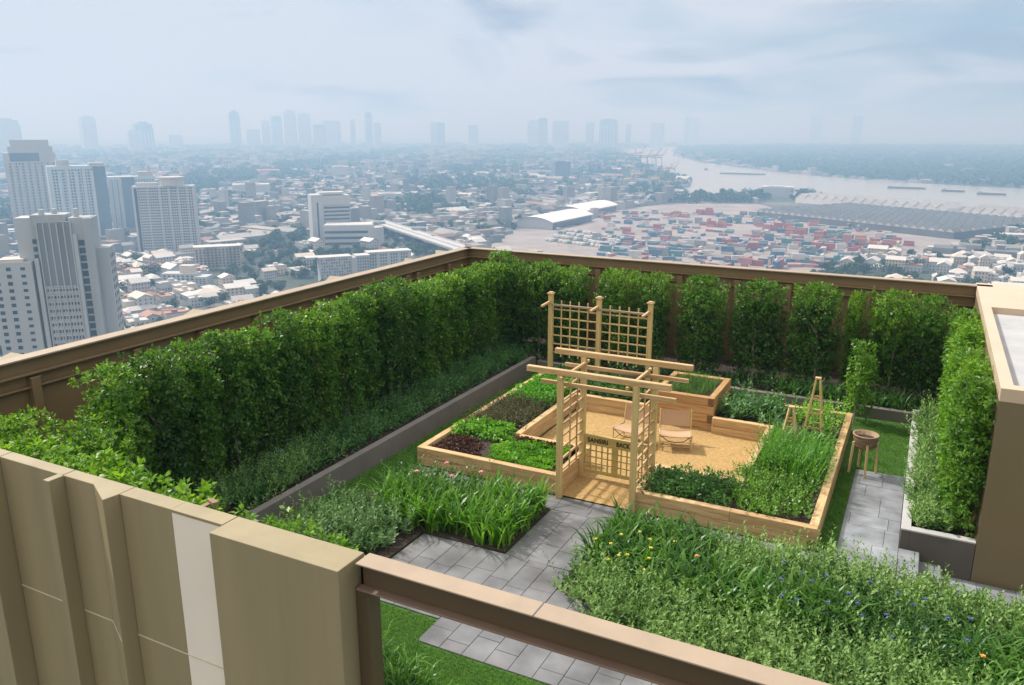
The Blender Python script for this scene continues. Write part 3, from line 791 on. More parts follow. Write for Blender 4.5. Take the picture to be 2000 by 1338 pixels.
for i, (x, y) in enumerate(((-10.45, 5.95), (-9.75, 6.55))):
    hedge_tree('hedge_tree', HV[i + 2], (x, y, .1), i * 2., (.9, .9, .98 - .06 * i), ['leafy evergreen at the left edge, before the first gap of the left row', 'low leafy evergreen filling the near left corner of the planter'][i], 'clipped hedge along the left parapet')
# right hedge in the sun
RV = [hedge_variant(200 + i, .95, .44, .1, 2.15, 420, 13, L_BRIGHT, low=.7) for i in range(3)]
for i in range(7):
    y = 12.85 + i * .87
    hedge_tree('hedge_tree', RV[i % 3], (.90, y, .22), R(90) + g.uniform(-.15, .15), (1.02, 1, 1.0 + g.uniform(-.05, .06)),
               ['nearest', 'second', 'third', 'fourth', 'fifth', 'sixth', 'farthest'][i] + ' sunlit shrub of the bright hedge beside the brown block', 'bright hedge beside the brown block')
# low hedge behind the near wall
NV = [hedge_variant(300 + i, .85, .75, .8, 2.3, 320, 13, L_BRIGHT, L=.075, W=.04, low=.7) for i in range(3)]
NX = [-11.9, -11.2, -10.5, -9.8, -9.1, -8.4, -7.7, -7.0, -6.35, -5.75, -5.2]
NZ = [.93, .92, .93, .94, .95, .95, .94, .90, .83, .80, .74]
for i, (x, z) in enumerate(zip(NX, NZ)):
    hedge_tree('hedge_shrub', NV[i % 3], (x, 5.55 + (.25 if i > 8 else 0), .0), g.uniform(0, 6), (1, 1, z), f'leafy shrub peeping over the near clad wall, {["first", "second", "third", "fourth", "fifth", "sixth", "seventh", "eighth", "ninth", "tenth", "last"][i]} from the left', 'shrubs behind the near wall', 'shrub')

# ------------------------------------------------------------------ ground cover and flower beds (uncountable)
def soil_bed(name, poly, z):
    return struct(MB().prism(poly, -.05, z), name, SOIL)
fo = Foliage()
P = scatter(rect(-9.9, 8.3, -8.92, 18.6), .17, .24, seed=1)
sprigs(fo, P, 4, .40, .085, .026, 14, .45, 1, .08, 0)
mounds(fo, P, .13, .26, 26, .075, .03, 2, 0)
P = scatter(rect(-8.9, 18.45, .25, 19.2), .20, .15, seed=3)
sprigs(fo, P, 4, .34, .09, .026, 12, .45, 3, .09, 0)
bl = [(x, y, z + .38) for x, y, z in scatter(rect(-9.8, 9.5, -8.95, 18), .9, .24, seed=5)] + [(x, y, .46) for x, y, z in scatter(rect(-8.7, 18.5, -1, 19), .6, 0, seed=6)]
blooms(fo, bl, .036, 5, 4, 1)
patch('ground_cover', 'dark ground cover with small blue flowers at the foot of the hedges', 'ground cover', fo, [L_COVER, F_BLUE])
fo = Foliage()
P = scatter(rect(-9.9, 8.3, -8.9, 10.6), .2, .24, seed=7)
sprigs(fo, P, 5, .42, .08, .024, 16, .5, 5, .09, 0)
patch('silver_ground_cover', 'silvery ground cover at the near end of the left planter', 'ground cover', fo, [L_SILVER])
fo = Foliage()
P = scatter(rect(.35, 12.48, .74, 18.0), .125, .22, seed=8)
sprigs(fo, P, 7, .40, .11, .034, 16, .5, 9, .07, 0)
patch('silver_ground_cover', 'pale grassy ground cover spilling over the right planter coping', 'ground cover', fo, [L_SILVER])
fo = Foliage()
straps(fo, scatter(rect(-2.6, 18.4, .2, 19.0), .2, .15, seed=9), 16, .5, .022, .7, seed=10, spread=.05)
patch('strap_leaves', 'tufts of dark strap leaves in front of the far columns', 'ground cover', fo, [L_DARK])

# mid flower bed
A = [(-4.98, 11.04), (-4.98, 9.44), (-6.38, 9.40), (-6.40, 8.3), (-8.2, 8.2), (-8.2, 9.6), (-7.7, 11.04)]
soil_bed('bed_soil', A, .012)
fo = Foliage()
straps(fo, scatter([(-5.0, 11.0), (-5.0, 9.48), (-6.5, 9.45), (-7.5, 9.7), (-7.5, 10.3), (-6.2, 10.35), (-5.9, 11.0)], .16, .01, seed=12), 15, .56, .040, .45, seed=13, spread=.055)
P = scatter([(-5.02, 10.9), (-5.02, 10.1), (-5.6, 9.9), (-5.8, 10.8)], .17, .01, seed=14)
sprigs(fo, P, 5, .42, .10, .035, 12, .4, 15, .07, 1)
patch('flower_bed_leaves', 'bright strap leaved planting beside the entrance path, left of the arbour', 'plants', fo, [L_STRAP, L_DARK])
fo = Foliage()
P = scatter([(-7.75, 10.95), (-5.7, 10.98), (-5.9, 10.2), (-7.6, 10.0)], .19, .01, seed=16)
sprigs(fo, P, 6, .46, .085, .045, 14, .5, 17, .09, 0); mounds(fo, P, .16, .34, 26, .07, .04, 18, 0)
blooms(fo, [(x, y, .52) for x, y, z in scatter([(-7.6, 10.9), (-5.6, 10.95), (-5.9, 10.3), (-7.4, 10.2)], .62, 0, seed=19)], .05, 6, 20, 1)
patch('rose_bushes', 'low rose bushes with a few pink blooms in front of the left timber bed', 'plants', fo, [L_DARK, F_PINK])
fo = Foliage()
P = scatter([(-6.55, 9.3), (-6.75, 8.3), (-8.1, 8.3), (-8.1, 9.4), (-7.4, 9.6)], .19, .01, seed=21)
sprigs(fo, P, 8, .48, .10, .043, 16, .6, 22, .09, 0)
patch('silver_shrubs', 'silvery soft shrubs behind the end of the near wall', 'plants', fo, [L_SILVER])

# lower right bed
B = [(-3.87, 8.9), (-3.3, 8.75), (-3.25, 8.02), (.40, 8.02), (.40, 10.95), (-3.89, 11.0)]
soil_bed('bed_soil', B, .012)
soil_bed('bed_soil', [(.405, 8.0), (3.2, 8.0), (3.2, 11.15), (.76, 11.15), (.76, 10.95), (.405, 10.95)], -.02)
def zone(fn): return lambda a, b: not fn(a, b)
BP = [(-3.78, 8.95), (-3.2, 8.5), (-3.1, 8.05), (3.1, 8.05), (3.1, 11.1), (.75, 10.9), (-3.8, 10.95)]
strapz = lambda x, y: (y > 9.75 - .25 * (x + 3.8) and x < -2.3 and y > 9.6) or (-2.6 < x < -.3 and 9.2 < y < 10.1) or (x > .9 and 8.6 < y < 9.9)
fo = Foliage()
straps(fo, scatter(BP, .165, .01, seed=24, hole=zone(strapz)), 15, .54, .045, .7, seed=25, spread=.05)
patch('daylily_leaves', 'arching strap leaves of the daylilies in the lower right bed', 'plants', fo, [L_STRAP])
fo = Foliage()
silv = lambda x, y: not strapz(x, y) and ((y < 9.35 and x > -3.6) or (x > -2.7 and y > 10.0)) and not (-.9 < x < 1.0 and 9.0 < y < 10.2)
P = scatter(BP, .165, .01, seed=26, hole=zone(silv))
sprigs(fo, P, 8, .48, .10, .043, 16, .6, 27, .08, 0)
patch('silver_shrubs', 'soft silvery green shrubs filling the lower right bed', 'plants', fo, [L_SILVER])
fo = Foliage()
low = lambda x, y: x < -2.2 and y < 10.2 and not silv(x, y) and not strapz(x, y)
P = scatter(BP, .17, .01, seed=28, hole=zone(low))
sprigs(fo, P, 6, .36, .085, .03, 14, .5, 29, .08, 0)
yl = [(x, y, .40) for x, y, z in scatter([(-3.75, 9.0), (-3.75, 10.4), (-2.6, 10.2), (-2.8, 9.2)], .32, 0, seed=30)]
blooms(fo, yl, .032, 5, 31, 1)
blooms(fo, [(x, y, .55) for x, y, z in scatter([(-3.5, 9.3), (-3.4, 10.6), (-1.4, 10.2), (-1.8, 9.2)], 1.1, 0, seed=32)] + [(1.05, 8.9, .6)], .036, 5, 33, 2)
patch('yellow_flowers', 'low leafy plants with yellow and orange flowers at the left of the lower bed', 'plants', fo, [L_DARK, F_YEL, F_ORG])
fo = Foliage()
blu = lambda x, y: -.95 < x < 1.05 and 9.0 < y < 10.25
P = scatter(BP, .17, .01, seed=34, hole=zone(blu))
sprigs(fo, P, 6, .44, .10, .03, 14, .5, 35, .08, 0)
blooms(fo, [(x, y, .47) for x, y, z in scatter(rect(-1.2, 9.0, 1.0, 10.4), .36, 0, seed=36)], .032, 5, 37, 1)
patch('blue_flowers', 'dark leaved plants with many small blue flowers in the lower bed', 'plants', fo, [L_DARK, F_BLUE])
# foreground corner below the beam
Cc = [(-5.6, 5.0), (-3.2, 5.0), (-3.3, 5.9), (-4.4, 6.4), (-5.4, 6.75)]
soil_bed('bed_soil', Cc, .0)
fo = Foliage()
straps(fo, scatter(Cc, .17, 0, seed=38), 14, .46, .02, .85, seed=39, spread=.05)
P = scatter(Cc, .22, 0, seed=40); sprigs(fo, P, 5, .3, .08, .028, 12, .5, 41, .08, 1)
blooms(fo, [(x, y, .36) for x, y, z in scatter([(-5.2, 5.4), (-3.5, 5.4), (-3.7, 5.9), (-4.6, 6.2)], .3, 0, seed=42)], .04, 5, 43, 2)
blooms(fo, [(-4.1, 5.9, .36), (-4.0, 5.8, .35)], .05, 6, 44, 3)
patch('flower_bed_leaves', 'pale arching leaves with blue flowers under the near beam', 'plants', fo, [L_STRAP, L_DARK, F_BLUE, F_YEL])

# ------------------------------------------------------------------ vegetables
def lettuce(seed, mat):
    g = np.random.default_rng(seed); fo = Foliage()
    for ring, (n, r, z, L, W, up) in enumerate(((7, .02, .02, .14, .11, .55), (7, .02, .03, .12, .10, .95), (6, .012, .04, .09, .08, 1.6))):
        az = np.arange(n) * 2 * np.pi / n + ring * .5 + g.uniform(-.2, .2, n)
        P = np.stack([np.cos(az) * r, np.sin(az) * r, np.full(n, z)], 1); D = np.stack([np.cos(az), np.sin(az), np.full(n, up)], 1)
        fo.add(leaf_quads(P, D, np.stack([-np.cos(az) * .6, -np.sin(az) * .6, np.ones(n)], 1), L * g.uniform(.8, 1.1, n), np.full(n, W), .25))
        # frilled rims
        tip = P + unit(D) * L * .8
        for k in range(3):
            fo.add(leaf_quads(tip + g.normal(size=tip.shape) * .015, unit(D + g.normal(size=D.shape) * .6), rand_dir(n), np.full(n, L * .4), np.full(n, W * .6), .2))
    return fo.mesh('leaves', [mat])
LV = [lettuce(i, L_LET) for i in range(3)]
k = 0
for r in range(5):
    for c in range(10):
        x = -6.62 + c * .172 + (r % 2) * .08; y = 11.84 + r * .215
        if x > -5.3 or (r < 2 and x < -6.6): continue
        row = ['front row', 'second row', 'middle row', 'fourth row', 'back row'][r]
        o = link('lettuce', LV[k % 3]); tag(o, f'{["small", "frilly", "plump"][k % 3]} green lettuce in the {row} of the left bed', 'lettuce', 'green lettuces in the left bed')
        o.location = (x + g.uniform(-.02, .02), y + g.uniform(-.02, .02), .285); o.rotation_euler = (0, 0, g.uniform(0, 6)); s = g.uniform(.58, .88); o.scale = (s, s, s); k += 1
LR = [lettuce(20 + i, L_RED) for i in range(2)]
for r in range(4):
    for c in range(6):
        x = -7.62 + c * .16; y = 11.82 + r * .19
        if x + r * .1 > -6.75: continue
        o = link('red_lettuce', LR[k % 2]); tag(o, f'dark red leaved lettuce in the {["front", "second", "third", "fourth"][r]} row at the left corner', 'lettuce', 'red lettuces at the bed corner')
        o.location = (x, y, .275); o.rotation_euler = (0, 0, g.uniform(0, 6)); s = g.uniform(.6, .85); o.scale = (s, s, s * .8); k += 1
for c in range(9):
    o = link('red_lettuce', LR[c % 2]); tag(o, 'red frilled lettuce in the line along the inner timber edge', 'lettuce', 'red lettuces along the inner edge')
    o.location = (-6.42 + c * .145, 12.80, .28); o.scale = (.8, .8, .8); o.rotation_euler = (0, 0, c)
fo = Foliage()
mounds(fo, scatter(rect(-7.72, 12.6, -6.70, 13.35), .15, .30, seed=50), .12, .18, 60, .07, .05, 51)
patch('herb_leaves', 'bright leafy greens at the left edge of the left bed', 'herbs', fo, [L_LET])
fo = Foliage()
P = scatter(rect(-7.75, 13.25, -6.68, 14.8), .16, .28, seed=52)
sprigs(fo, P, 10, .32, .055, .02, 18, .6, 53, .09, 0); mounds(fo, P, .14, .24, 40, .045, .02, 54)
patch('bronze_herbs', 'brownish feathery herbs in the middle of the left bed', 'herbs', fo, [L_BROWN])
fo = Foliage()
P = scatter(rect(-7.7, 14.8, -6.72, 16.3), .17, .28, seed=55)
mounds(fo, P, .15, .30, 120, .055, .04, 56)
patch('parsley', 'vivid green curly parsley at the back of the left bed', 'herbs', fo, [L_PARS])
fo = Foliage()
P = scatter([(-7.7, 16.35), (-7.7, 17.0), (-4.85, 17.0), (-4.85, 15.95), (-6.4, 15.95), (-6.6, 16.35)], .2, .28, seed=57)
mounds(fo, P, .15, .28, 50, .10, .06, 58); straps(fo, P[::5], 1, .0001, .0001, .1, seed=1)
patch('herb_leaves', 'dark broad leaved vegetables along the back of the left bed', 'herbs', fo, [L_DARK])
fo = Foliage()
P = scatter(rect(-4.56, 15.93, -3.65, 17.12), .13, .66, seed=59)
straps(fo, P, 18, .22, .008, .5, seed=60, spread=.05, seg=3)
patch('chives', 'fine dark chives in the tall timber bed', 'herbs', fo, [L_DARK])
fo = Foliage()
P = scatter(rect(-3.35, 15.85, -2.1, 17.0), .2, .28, seed=61)
sprigs(fo, P, 5, .36, .15, .075, 10, .5, 62, .08, 0)
patch('broad_leaf_herbs', 'pale broad leaved herbs between the tall bed and the obelisks', 'herbs', fo, [mat_leaf('sage_leaf', (.05, .14, .04), (.11, .25, .075), (.20, .36, .13), .3, .5)])
fo = Foliage()
P = scatter([(-2.1, 16.0), (-2.1, 17.0), (-1.1, 17.0), (-1.1, 15.6)], .22, .28, seed=63)
sprigs(fo, P, 5, .46, .07, .045, 14, .35, 64, .09, 0)
patch('young_shoots', 'light green leafy shoots around the taller obelisk', 'herbs', fo, [L_LET])
fo = Foliage()
P = scatter(rect(-2.15, 13.35, -1.15, 14.7), .16, .28, seed=65); mounds(fo, scatter(rect(-2.2, 14.7, -1.1, 15.6), .18, .28, seed=75), .14, .2, 50, .08, .03, 76)
straps(fo, P, 17, .60, .016, .45, seed=66, spread=.05); sprigs(fo, P[::2], 5, .5, .08, .04, 14, .5, 77, .08, 0)
patch('tall_herb_blades', 'tall fine lemongrass blades in the right bed', 'herbs', fo, [mat_leaf('lemongrass_blade', (.05, .16, .016), (.10, .27, .032), (.19, .40, .06), .35, .4)])
fo = Foliage()
P = scatter(rect(-2.3, 11.78, -1.15, 13.3), .19, .28, seed=67)
sprigs(fo, P, 7, .32, .07, .04, 14, .45, 68, .08, 0)
patch('basil', 'rows of bushy basil at the right front corner of the right bed', 'herbs', fo, [mat_leaf('basil_leaf', (.035, .12, .014), (.085, .22, .03), (.18, .34, .055), .35, .4)])
fo = Foliage()
P = scatter(rect(-3.6, 11.78, -2.35, 12.68), .2, .28, seed=69)
mounds(fo, P, .17, .24, 90, .065, .036, 70)
sprigs(fo, P, 3, .26, .055, .02, 12, .5, 71, .09, 0)
patch('creeping_herbs', 'low dark creeping herbs at the left front of the right bed', 'herbs', fo, [L_DARK])
# ------------------------------------------------------------------ the city plain
GZ = CITY_Z
def G(u, v): return ground_at(u, v)
m, nt, b = new_mat('city_ground')
tc = nd(nt, 'ShaderNodeNewGeometry')
n = nd(nt, 'ShaderNodeTexNoise', Scale=.006, Detail=9., Roughness=.65); nt.links.new(tc.outputs['Position'], n.inputs['Vector'])
r = ramp(nt, n.outputs[0], [(.42, (.025, .045, .025)), (.53, (.05, .065, .045)), (.60, (.13, .13, .12)), (.68, (.24, .23, .22))])
nt.links.new(r.outputs[0], b.inputs['Base Color']); b.inputs['Roughness'].default_value = .95
S = 19000
struct(MB().box((-S, -3000, GZ - 1.0), (S, S, GZ)), 'city_ground', m)
def flat(name, px, z, mat, kind='structure'):
    pts = [G(u, v) for u, v in px]
    return tag(MB().prism([(p.x, p.y) for p in pts], GZ - .5, GZ + z).build(name, mat), kind=kind)
m, nt, b = new_mat('river_water')
b.inputs['Base Color'].default_value = (.30, .29, .25, 1); b.inputs['Roughness'].default_value = .22
tc = nd(nt, 'ShaderNodeNewGeometry'); n = nd(nt, 'ShaderNodeTexNoise', Scale=.05, Detail=6.); nt.links.new(tc.outputs['Position'], n.inputs['Vector'])
bp = nd(nt, 'ShaderNodeBump', Strength=.25, Distance=1.); nt.links.new(n.outputs[0], bp.inputs['Height']); nt.links.new(bp.outputs[0], b.inputs['Normal'])
WATER = m
RIVER = [(1215, 292), (1300, 287), (1345, 287), (1318, 293), (1322, 304), (1345, 311), (1405, 322), (1500, 334), (1600, 344), (1700, 352), (1800, 358), (1900, 364), (2080, 372),
         (2080, 422), (1900, 412), (1850, 404), (1700, 390), (1570, 379), (1540, 383), (1470, 384), (1420, 388), (1350, 390), (1335, 372), (1345, 355), (1310, 340), (1270, 325), (1230, 310)]
flat('river', RIVER, .3, WATER)
RIV2 = [(1330, 286), (1450, 283), (1600, 279), (1760, 275), (1990, 270), (2150, 268), (2150, 270), (1990, 273), (1760, 278), (1600, 282), (1450, 286.5), (1345, 289)]
flat('river', RIV2, .3, WATER)
YARD = [(960, 478), (1010, 446), (1130, 440), (1200, 412), (1300, 398), (1480, 398), (1560, 420), (1760, 450), (1880, 470), (1860, 492), (1700, 505), (1600, 530), (1540, 570), (1150, 530), (960, 500)]
flat('container_yard', YARD, .25, mat_plain('yard_concrete', (.235, .212, .206), .9, .25, .03))
def in_px(poly, x, y, z=GZ):
    u, v = seen_at(x, y, z); return inside(poly, u, v)

# palette
C_WHITE = mat_plain('white_plaster', (.40, .425, .45), .8, .06, .05); C_GREY = mat_plain('grey_concrete_wall', (.40, .41, .42), .85, .12, .05)
C_BEIGE = mat_plain('beige_plaster', (.52, .47, .40), .85, .08, .05); C_DARK = mat_plain('dark_glass', (.05, .07, .09), .15, .2, .1)
C_BLUE = mat_plain('blue_glass', (.13, .19, .24), .2, .1, .1); C_PALEB = mat_plain('pale_blue_cladding', (.42, .50, .56), .5, .06, .05)
C_STAIN = mat_plain('stained_concrete', (.34, .365, .39), .9, .22, .06, stretch=(1, 1, .12))
C_STAIND = mat_plain('dark_stained_concrete', (.20, .215, .235), .9, .30, .09, stretch=(1, 1, .1))
C_SHEDW = mat_plain('bright_shed_roof', (.66, .66, .65), .6, .06, .05); C_ROOFW = mat_plain('white_metal_roof', (.48, .48, .47), .6, .06, .05); C_ROOFG = mat_plain('grey_metal_roof', (.42, .42, .42), .7, .12, .05)
C_ROOFR = mat_plain('rust_roof', (.30, .17, .125), .8, .15, .05); C_ROOFT = mat_plain('teal_roof', (.16, .33, .36), .7, .1, .05); C_ROOFB = mat_plain('weathered_beige_roof', (.50, .45, .40), .8, .15, .06)

C_ROOFD = mat_plain('dark_sheet_roof', (.13, .14, .15), .8, .15, .05); C_DARKW = mat_plain('dark_shed_wall', (.10, .11, .12), .9, .15, .05)  # sheet roof and base block of the freight shed, both dark grey
def frame(u, v, rz=None):
    """local axes of a building: origin on the ground, x to the right as seen from the garden, y away"""
    p = G(u, v); a = math.atan2(-p.x, p.y)
    return p, a + (rz or 0)
PLACED = []
def place(t, p, a):
    t.location = p; t.rotation_euler = (0, 0, a); c, s = math.cos(a), math.sin(a)
    bb = [q for k in t.children for q in k.bound_box]; xs = [q[0] for q in bb]; ys = [q[1] for q in bb]
    PLACED.append((p.x, p.y, c, s, min(xs) - 9, max(xs) + 9, min(ys) - 16, max(ys) + 9))
def clear_of(x, y):
    for (px, py, c, s, x0, x1, y0, y1) in PLACED:
        dx, dy = x - px, y - py; a, b = dx * c + dy * s, -dx * s + dy * c
        if x0 < a < x1 and y0 < b < y1: return False
    return True
LIMIT = 100
def windows(t, rects, mat, counter):
    """rects: (x0,x1,z0,z1,y,axis); the first LIMIT are parts, the rest one part"""
    rest = MB()
    for i, (p, q) in enumerate(rects):
        if counter[0] < LIMIT:
            MB().box(p, q).build('window', mat, t); counter[0] += 1
        else: rest.box(p, q)
    if rest.v:
        o = rest.build('window_rows', mat, t); o['kind'] = 'stuff'
def facade(x0, x1, y, z0, z1, bays, floors, fw=.6, fh=.55, dep=.12, skip=None):
    out = []; bw = (x1 - x0) / bays; fz = (z1 - z0) / floors
    for f in range(floors - 1, -1, -1):
        for k in range(bays):
            if skip and skip(k, f): continue
            cx = x0 + (k + .5) * bw; cz = z0 + (f + .5) * fz
            out.append(((cx - bw * fw / 2, y - dep, cz - fz * fh / 2), (cx + bw * fw / 2, y + .05, cz + fz * fh / 2)))
    return out
def side_facade(x, y0, y1, z0, z1, bays, floors, fw=.6, fh=.55, sgn=1, dep=.12):
    out = []; bw = (y1 - y0) / bays; fz = (z1 - z0) / floors
    for f in range(floors - 1, -1, -1):
        for k in range(bays):
            cy = y0 + (k + .5) * bw; cz = z0 + (f + .5) * fz
            a, c = sorted((x - sgn * .05, x + sgn * dep))
            out.append(((a, cy - bw * fw / 2, cz - fz * fh / 2), (c, cy + bw * fw / 2, cz + fz * fh / 2)))
    return out
def start(name, label, cat, group=None): ORG_t = empty(name, (0, 0, 0), label, cat, group); return ORG_t
def hz(v, D): return CAM_H - (v - 255) / 1607. * D - GZ         # height above the plain for a picture row at range D

# --- the stained tower nearest on the left
t = start('apartment_tower', 'streaked grey apartment tower with a lower left wing, nearest on the left', 'tower')
D = 330.; H1 = hz(411, D); HW = hz(494, D); HR = hz(475, D); k = D / 1607.
MB().box((-13.0, 0, 0), (11.0, 15, H1 - 3)).build('main_block', C_STAIN, t)
MB().box((-13.5, 1, H1 - 3), (2.0, 13, H1 + .5)).box((3.0, .5, H1 - 3), (12.5, 12, H1 - .8)).build('roof_structure', C_STAIN, t)
MB().box((-20.5, 1.5, 0), (-13.01, 14, H1 - .5)).build('pale_shaft', C_WHITE, t)
MB().box((-33.0, -3.5, 0), (-14.5, 10, HW)).build('left_wing', C_WHITE, t)
MB().box((-29, -2.5, HW), (-18, 8, HW + 1.2)).build('wing_roof', C_ROOFB, t)
for x, y in ((-9, 4), (-4, 7), (6, 5)):
    m = MB(); m.tube([(x, y, H1 - .8), (x, y, H1 + 2.4)], 1.3, 12); m.build('water_tank', C_GREY, t)
MB().tube([(8, 9, H1 - 1), (8, 9, H1 + 8)], [.15, .05], 5).build('aerial', C_GREY, t)
MB().box((-13.2, -2.6, 0), (-11.4, -.01, H1 - 16)).box((-10.5, -1.2, 0), (4.4, -.01, H1 - 2)).build('balcony_stack', C_GREY, t)
MB().box((-10.3, -1.32, H1 - 27), (4.2, -1.21, H1 - 2.2)).build('dark_stain', C_STAIND, t)
mb = MB()
for i, x in enumerate((-10.5, -7.6, -4.7, -1.8, 1.2, 4.2)): mb.box((x - .25, -1.9, 0), (x + .25, -1.201, H1 - 2.5))
for f in range(26): mb.box((-10.5, -1.75, 2 + f * 2.75), (4.2, -1.202, 2.35 + f * 2.75)) if 2 + f * 2.75 < H1 - 26 else None
mb.build('fins', C_WHITE, t)
MB().box((4.6, -1.6, 0), (6.4, -.01, H1 - 7)).build('pier', C_WHITE, t)
MB().box((9.6, -1.2, 0), (13.4, 14, H1 - 1)).build('right_pier', C_STAIN, t)
MB().box((13.41, 3, 0), (19.0, 17, HR)).build('right_wing', C_STAIN, t)
cnt = [0]
w = facade(6.5, 9.5, -.02, 6, H1 - 9, 1, 24, .92, .74, .15)
w += facade(-10.2, 4.0, -1.205, 2, H1 - 27, 10, 21, .42, .55, .15)
w += facade(-32.6, -22, -3.5, 2, HW - 1, 2, 24, .38, .5, .15) + facade(-22, -15, -3.5, 2, HW - 1, 1, 24, .28, .4, .15)
w += facade(-14.4, -10.8, -.02, 2, H1 - 8, 1, 26, .5, .6, .15)
w += side_facade(19.0, 4, 16, 3, HR - 2, 3, 22, .4, .5)
windows(t, w, C_DARK, cnt)
p, a = frame(176, 255 + 120 * 1607 / D); t.scale = (.80, .80, 1); place(t, p, a + R(-14))

# --- white stepped tower behind it
t = start('apartment_tower', 'white stepped tower with a glassy top, at the far left behind the streaked tower', 'tower')
D = 900.; H2 = hz(292, D)
MB().box((-26, 0, 0), (24, 22, H2 - 3)).build('main_block', C_WHITE, t)
MB().box((-21, .5, H2 - 3), (22, 18, H2 + 4)).box((-18, 3, H2 + 4), (19, 15, H2 + 11)).build('crown', C_WHITE, t)
MB().box((-20, -.2, H2 - 12), (8, .0, H2 - 3)).build('glass_band', C_BLUE, t)
mb = MB()
for i in range(9): mb.box((-25 + i * 6, -1.2, 0), (-22.5 + i * 6, -.01, H2 - 12 - (i % 3) * 2))
mb.build('bay_columns', C_WHITE, t)
cnt = [0]; windows(t, facade(-25, 23, -.02, 3, H2 - 13, 16, 26, .5, .5, .2) + side_facade(24, 1, 21, 3, H2 - 6, 5, 26, .5, .5), C_BLUE, cnt)
p, a = frame(84, 255 + 120 * 1607 / D); place(t, p, a)
# --- glassy slab
t = start('apartment_tower', 'blue grey glassy slab tower right of the white stepped tower', 'tower')
D = 850.; H3 = hz(322, D)
MB().box((-29, 0, 0), (25, 18, H3)).build('main_block', C_PALEB, t)
MB().box((-20, 4, H3), (-8, 12, H3 + 6)).box((10, 2, H3), (24, 14, H3 + 2.5)).build('roof_structure', C_GREY, t)
mb = MB()
for i in range(7): mb.box((-28 + i * 7.6, -1.0, 0), (-25 + i * 7.6, -.01, H3 - 2 - (i % 2) * 3))
mb.build('bay_columns', C_PALEB, t)
MB().box((13, -1.1, 0), (24.8, -.012, H3 - 1)).build('glass_bay', C_BLUE, t)
cnt = [0]; windows(t, facade(-28.5, 13, -.02, 3, H3 - 3, 14, 26, .62, .6, .2) + side_facade(25, 1, 17, 3, H3 - 3, 4, 26, .6, .6), C_BLUE, cnt)
p, a = frame(174, 255 + 120 * 1607 / D); place(t, p, a + R(6))
t = start('apartment_tower', 'narrow blue grey tower half hidden by the white gridded block', 'tower')
D = 930.; H4 = hz(343, D)
MB().box((-24, 0, 0), (26, 18, H4)).build('main_block', C_PALEB, t)
MB().box((8, 3, H4), (24, 14, H4 + 5)).box((19, 6, H4 + 5), (22, 9, H4 + 12)).build('roof_structure', C_GREY, t)
MB().box((-10, -.8, 0), (4, -.01, H4 - 1)).build('glass_bay', C_BLUE, t)
mb = MB()
for x in (-23, -17, -12): mb.box((x, -1, 0), (x + 2.2, -.01, H4 - 2))
mb.build('bay_columns', C_WHITE, t)
cnt = [0]; windows(t, facade(4, 25, -.02, 3, H4 - 3, 7, 24, .6, .6, .2) + facade(-23.5, -10, -.02, 3, H4 - 3, 5, 24, .5, .6, .2), C_BLUE, cnt)
p, a = frame(268, 255 + 120 * 1607 / D); place(t, p, a)
# --- white gridded block
t = start('apartment_block', 'broad white block with a grid of windows and a round roof top, left of centre', 'tower')
D = 800.; H5 = hz(361, D)
MB().box((-29, 0, 0), (28, 16, H5)).build('main_block', C_WHITE, t)
m = MB(); m.lathe([(.1, 0), (11, 0), (11, 7), (11.8, 7), (11.8, 8.4), (.1, 8.6)], (7, 8, H5), 24); m.build('round_roof_room', C_ROOFG, t)
MB().box((-26, 4, H5), (-6, 12, H5 + 3)).build('roof_structure', C_WHITE, t)
mb = MB()
for x in (-28.9, -16, -5, 4, 12.5, 21): mb.box((x, -.9, 0), (x + 1.6, -.01, H5 - 1))
mb.build('piers', C_WHITE, t)
MB().box((-27, -.15, 1), (-24.5, -.005, H5 - 2)).build('dark_strip', C_DARK, t)
cnt = [0]; windows(t, facade(-24, 26.5, -.02, 2, H5 - 1, 24, 24, .6, .5, .2), C_DARK, cnt)
p, a = frame(333, 255 + 120 * 1607 / D); place(t, p, a + R(-8))
# --- office with ribbon windows
t = start('office_block', 'white office block with dark ribbon windows and a blank stair tower', 'office')
D = 873.; HO = hz(379, D)
MB().box((-20, 0, 0), (-7.5, 24, HO)).build('stair_tower', C_WHITE, t)
MB().box((-7.49, 1.2, 0), (22, 23, HO - 1)).build('main_block', C_WHITE, t)
MB().box((-10, 3, HO), (16, 18, HO + 2.5)).build('roof_structure', C_ROOFW, t)
MB().box((-7.4, .1, HO - 11), (21.9, 1.19, HO - 2)).build('screen_band', C_GREY, t)
for i in range(8): MB().box((-7, 1.0, HO - 15 - i * 4.1), (21, 1.3, HO - 13.2 - i * 4.1)).build('ribbon_window', C_DARK, t)
MB().box((-14.5, -.15, 6), (-12.7, .05, HO - 8)).build('stair_window', C_DARK, t)
p, a = frame(649, 475); place(t, p, a + R(10))
t = start('office_annex', 'long low grey annex with a flat roof beside the white office block', 'office')
D = 840.; HA = hz(440, D)
MB().box((-31, 0, 0), (20, 30, HA)).build('main_block', C_WHITE, t)
m = MB(); m.lathe([(.1, 0), (12, 0), (12, HA - 2.5), (.1, HA - 2.4)], (19, 11, 0), 20); m.build('round_end', C_GREY, t)
MB().box((-30, 1, HA), (19, 29, HA + .8)).build('roof', C_ROOFW, t)
for i in range(3): MB().box((-30, -.2, HA - 8 - i * 6), (18, .05, HA - 5.4 - i * 6)).build('ribbon_window', C_DARK, t)
p, a = frame(692, 484); place(t, p, a + R(-4))
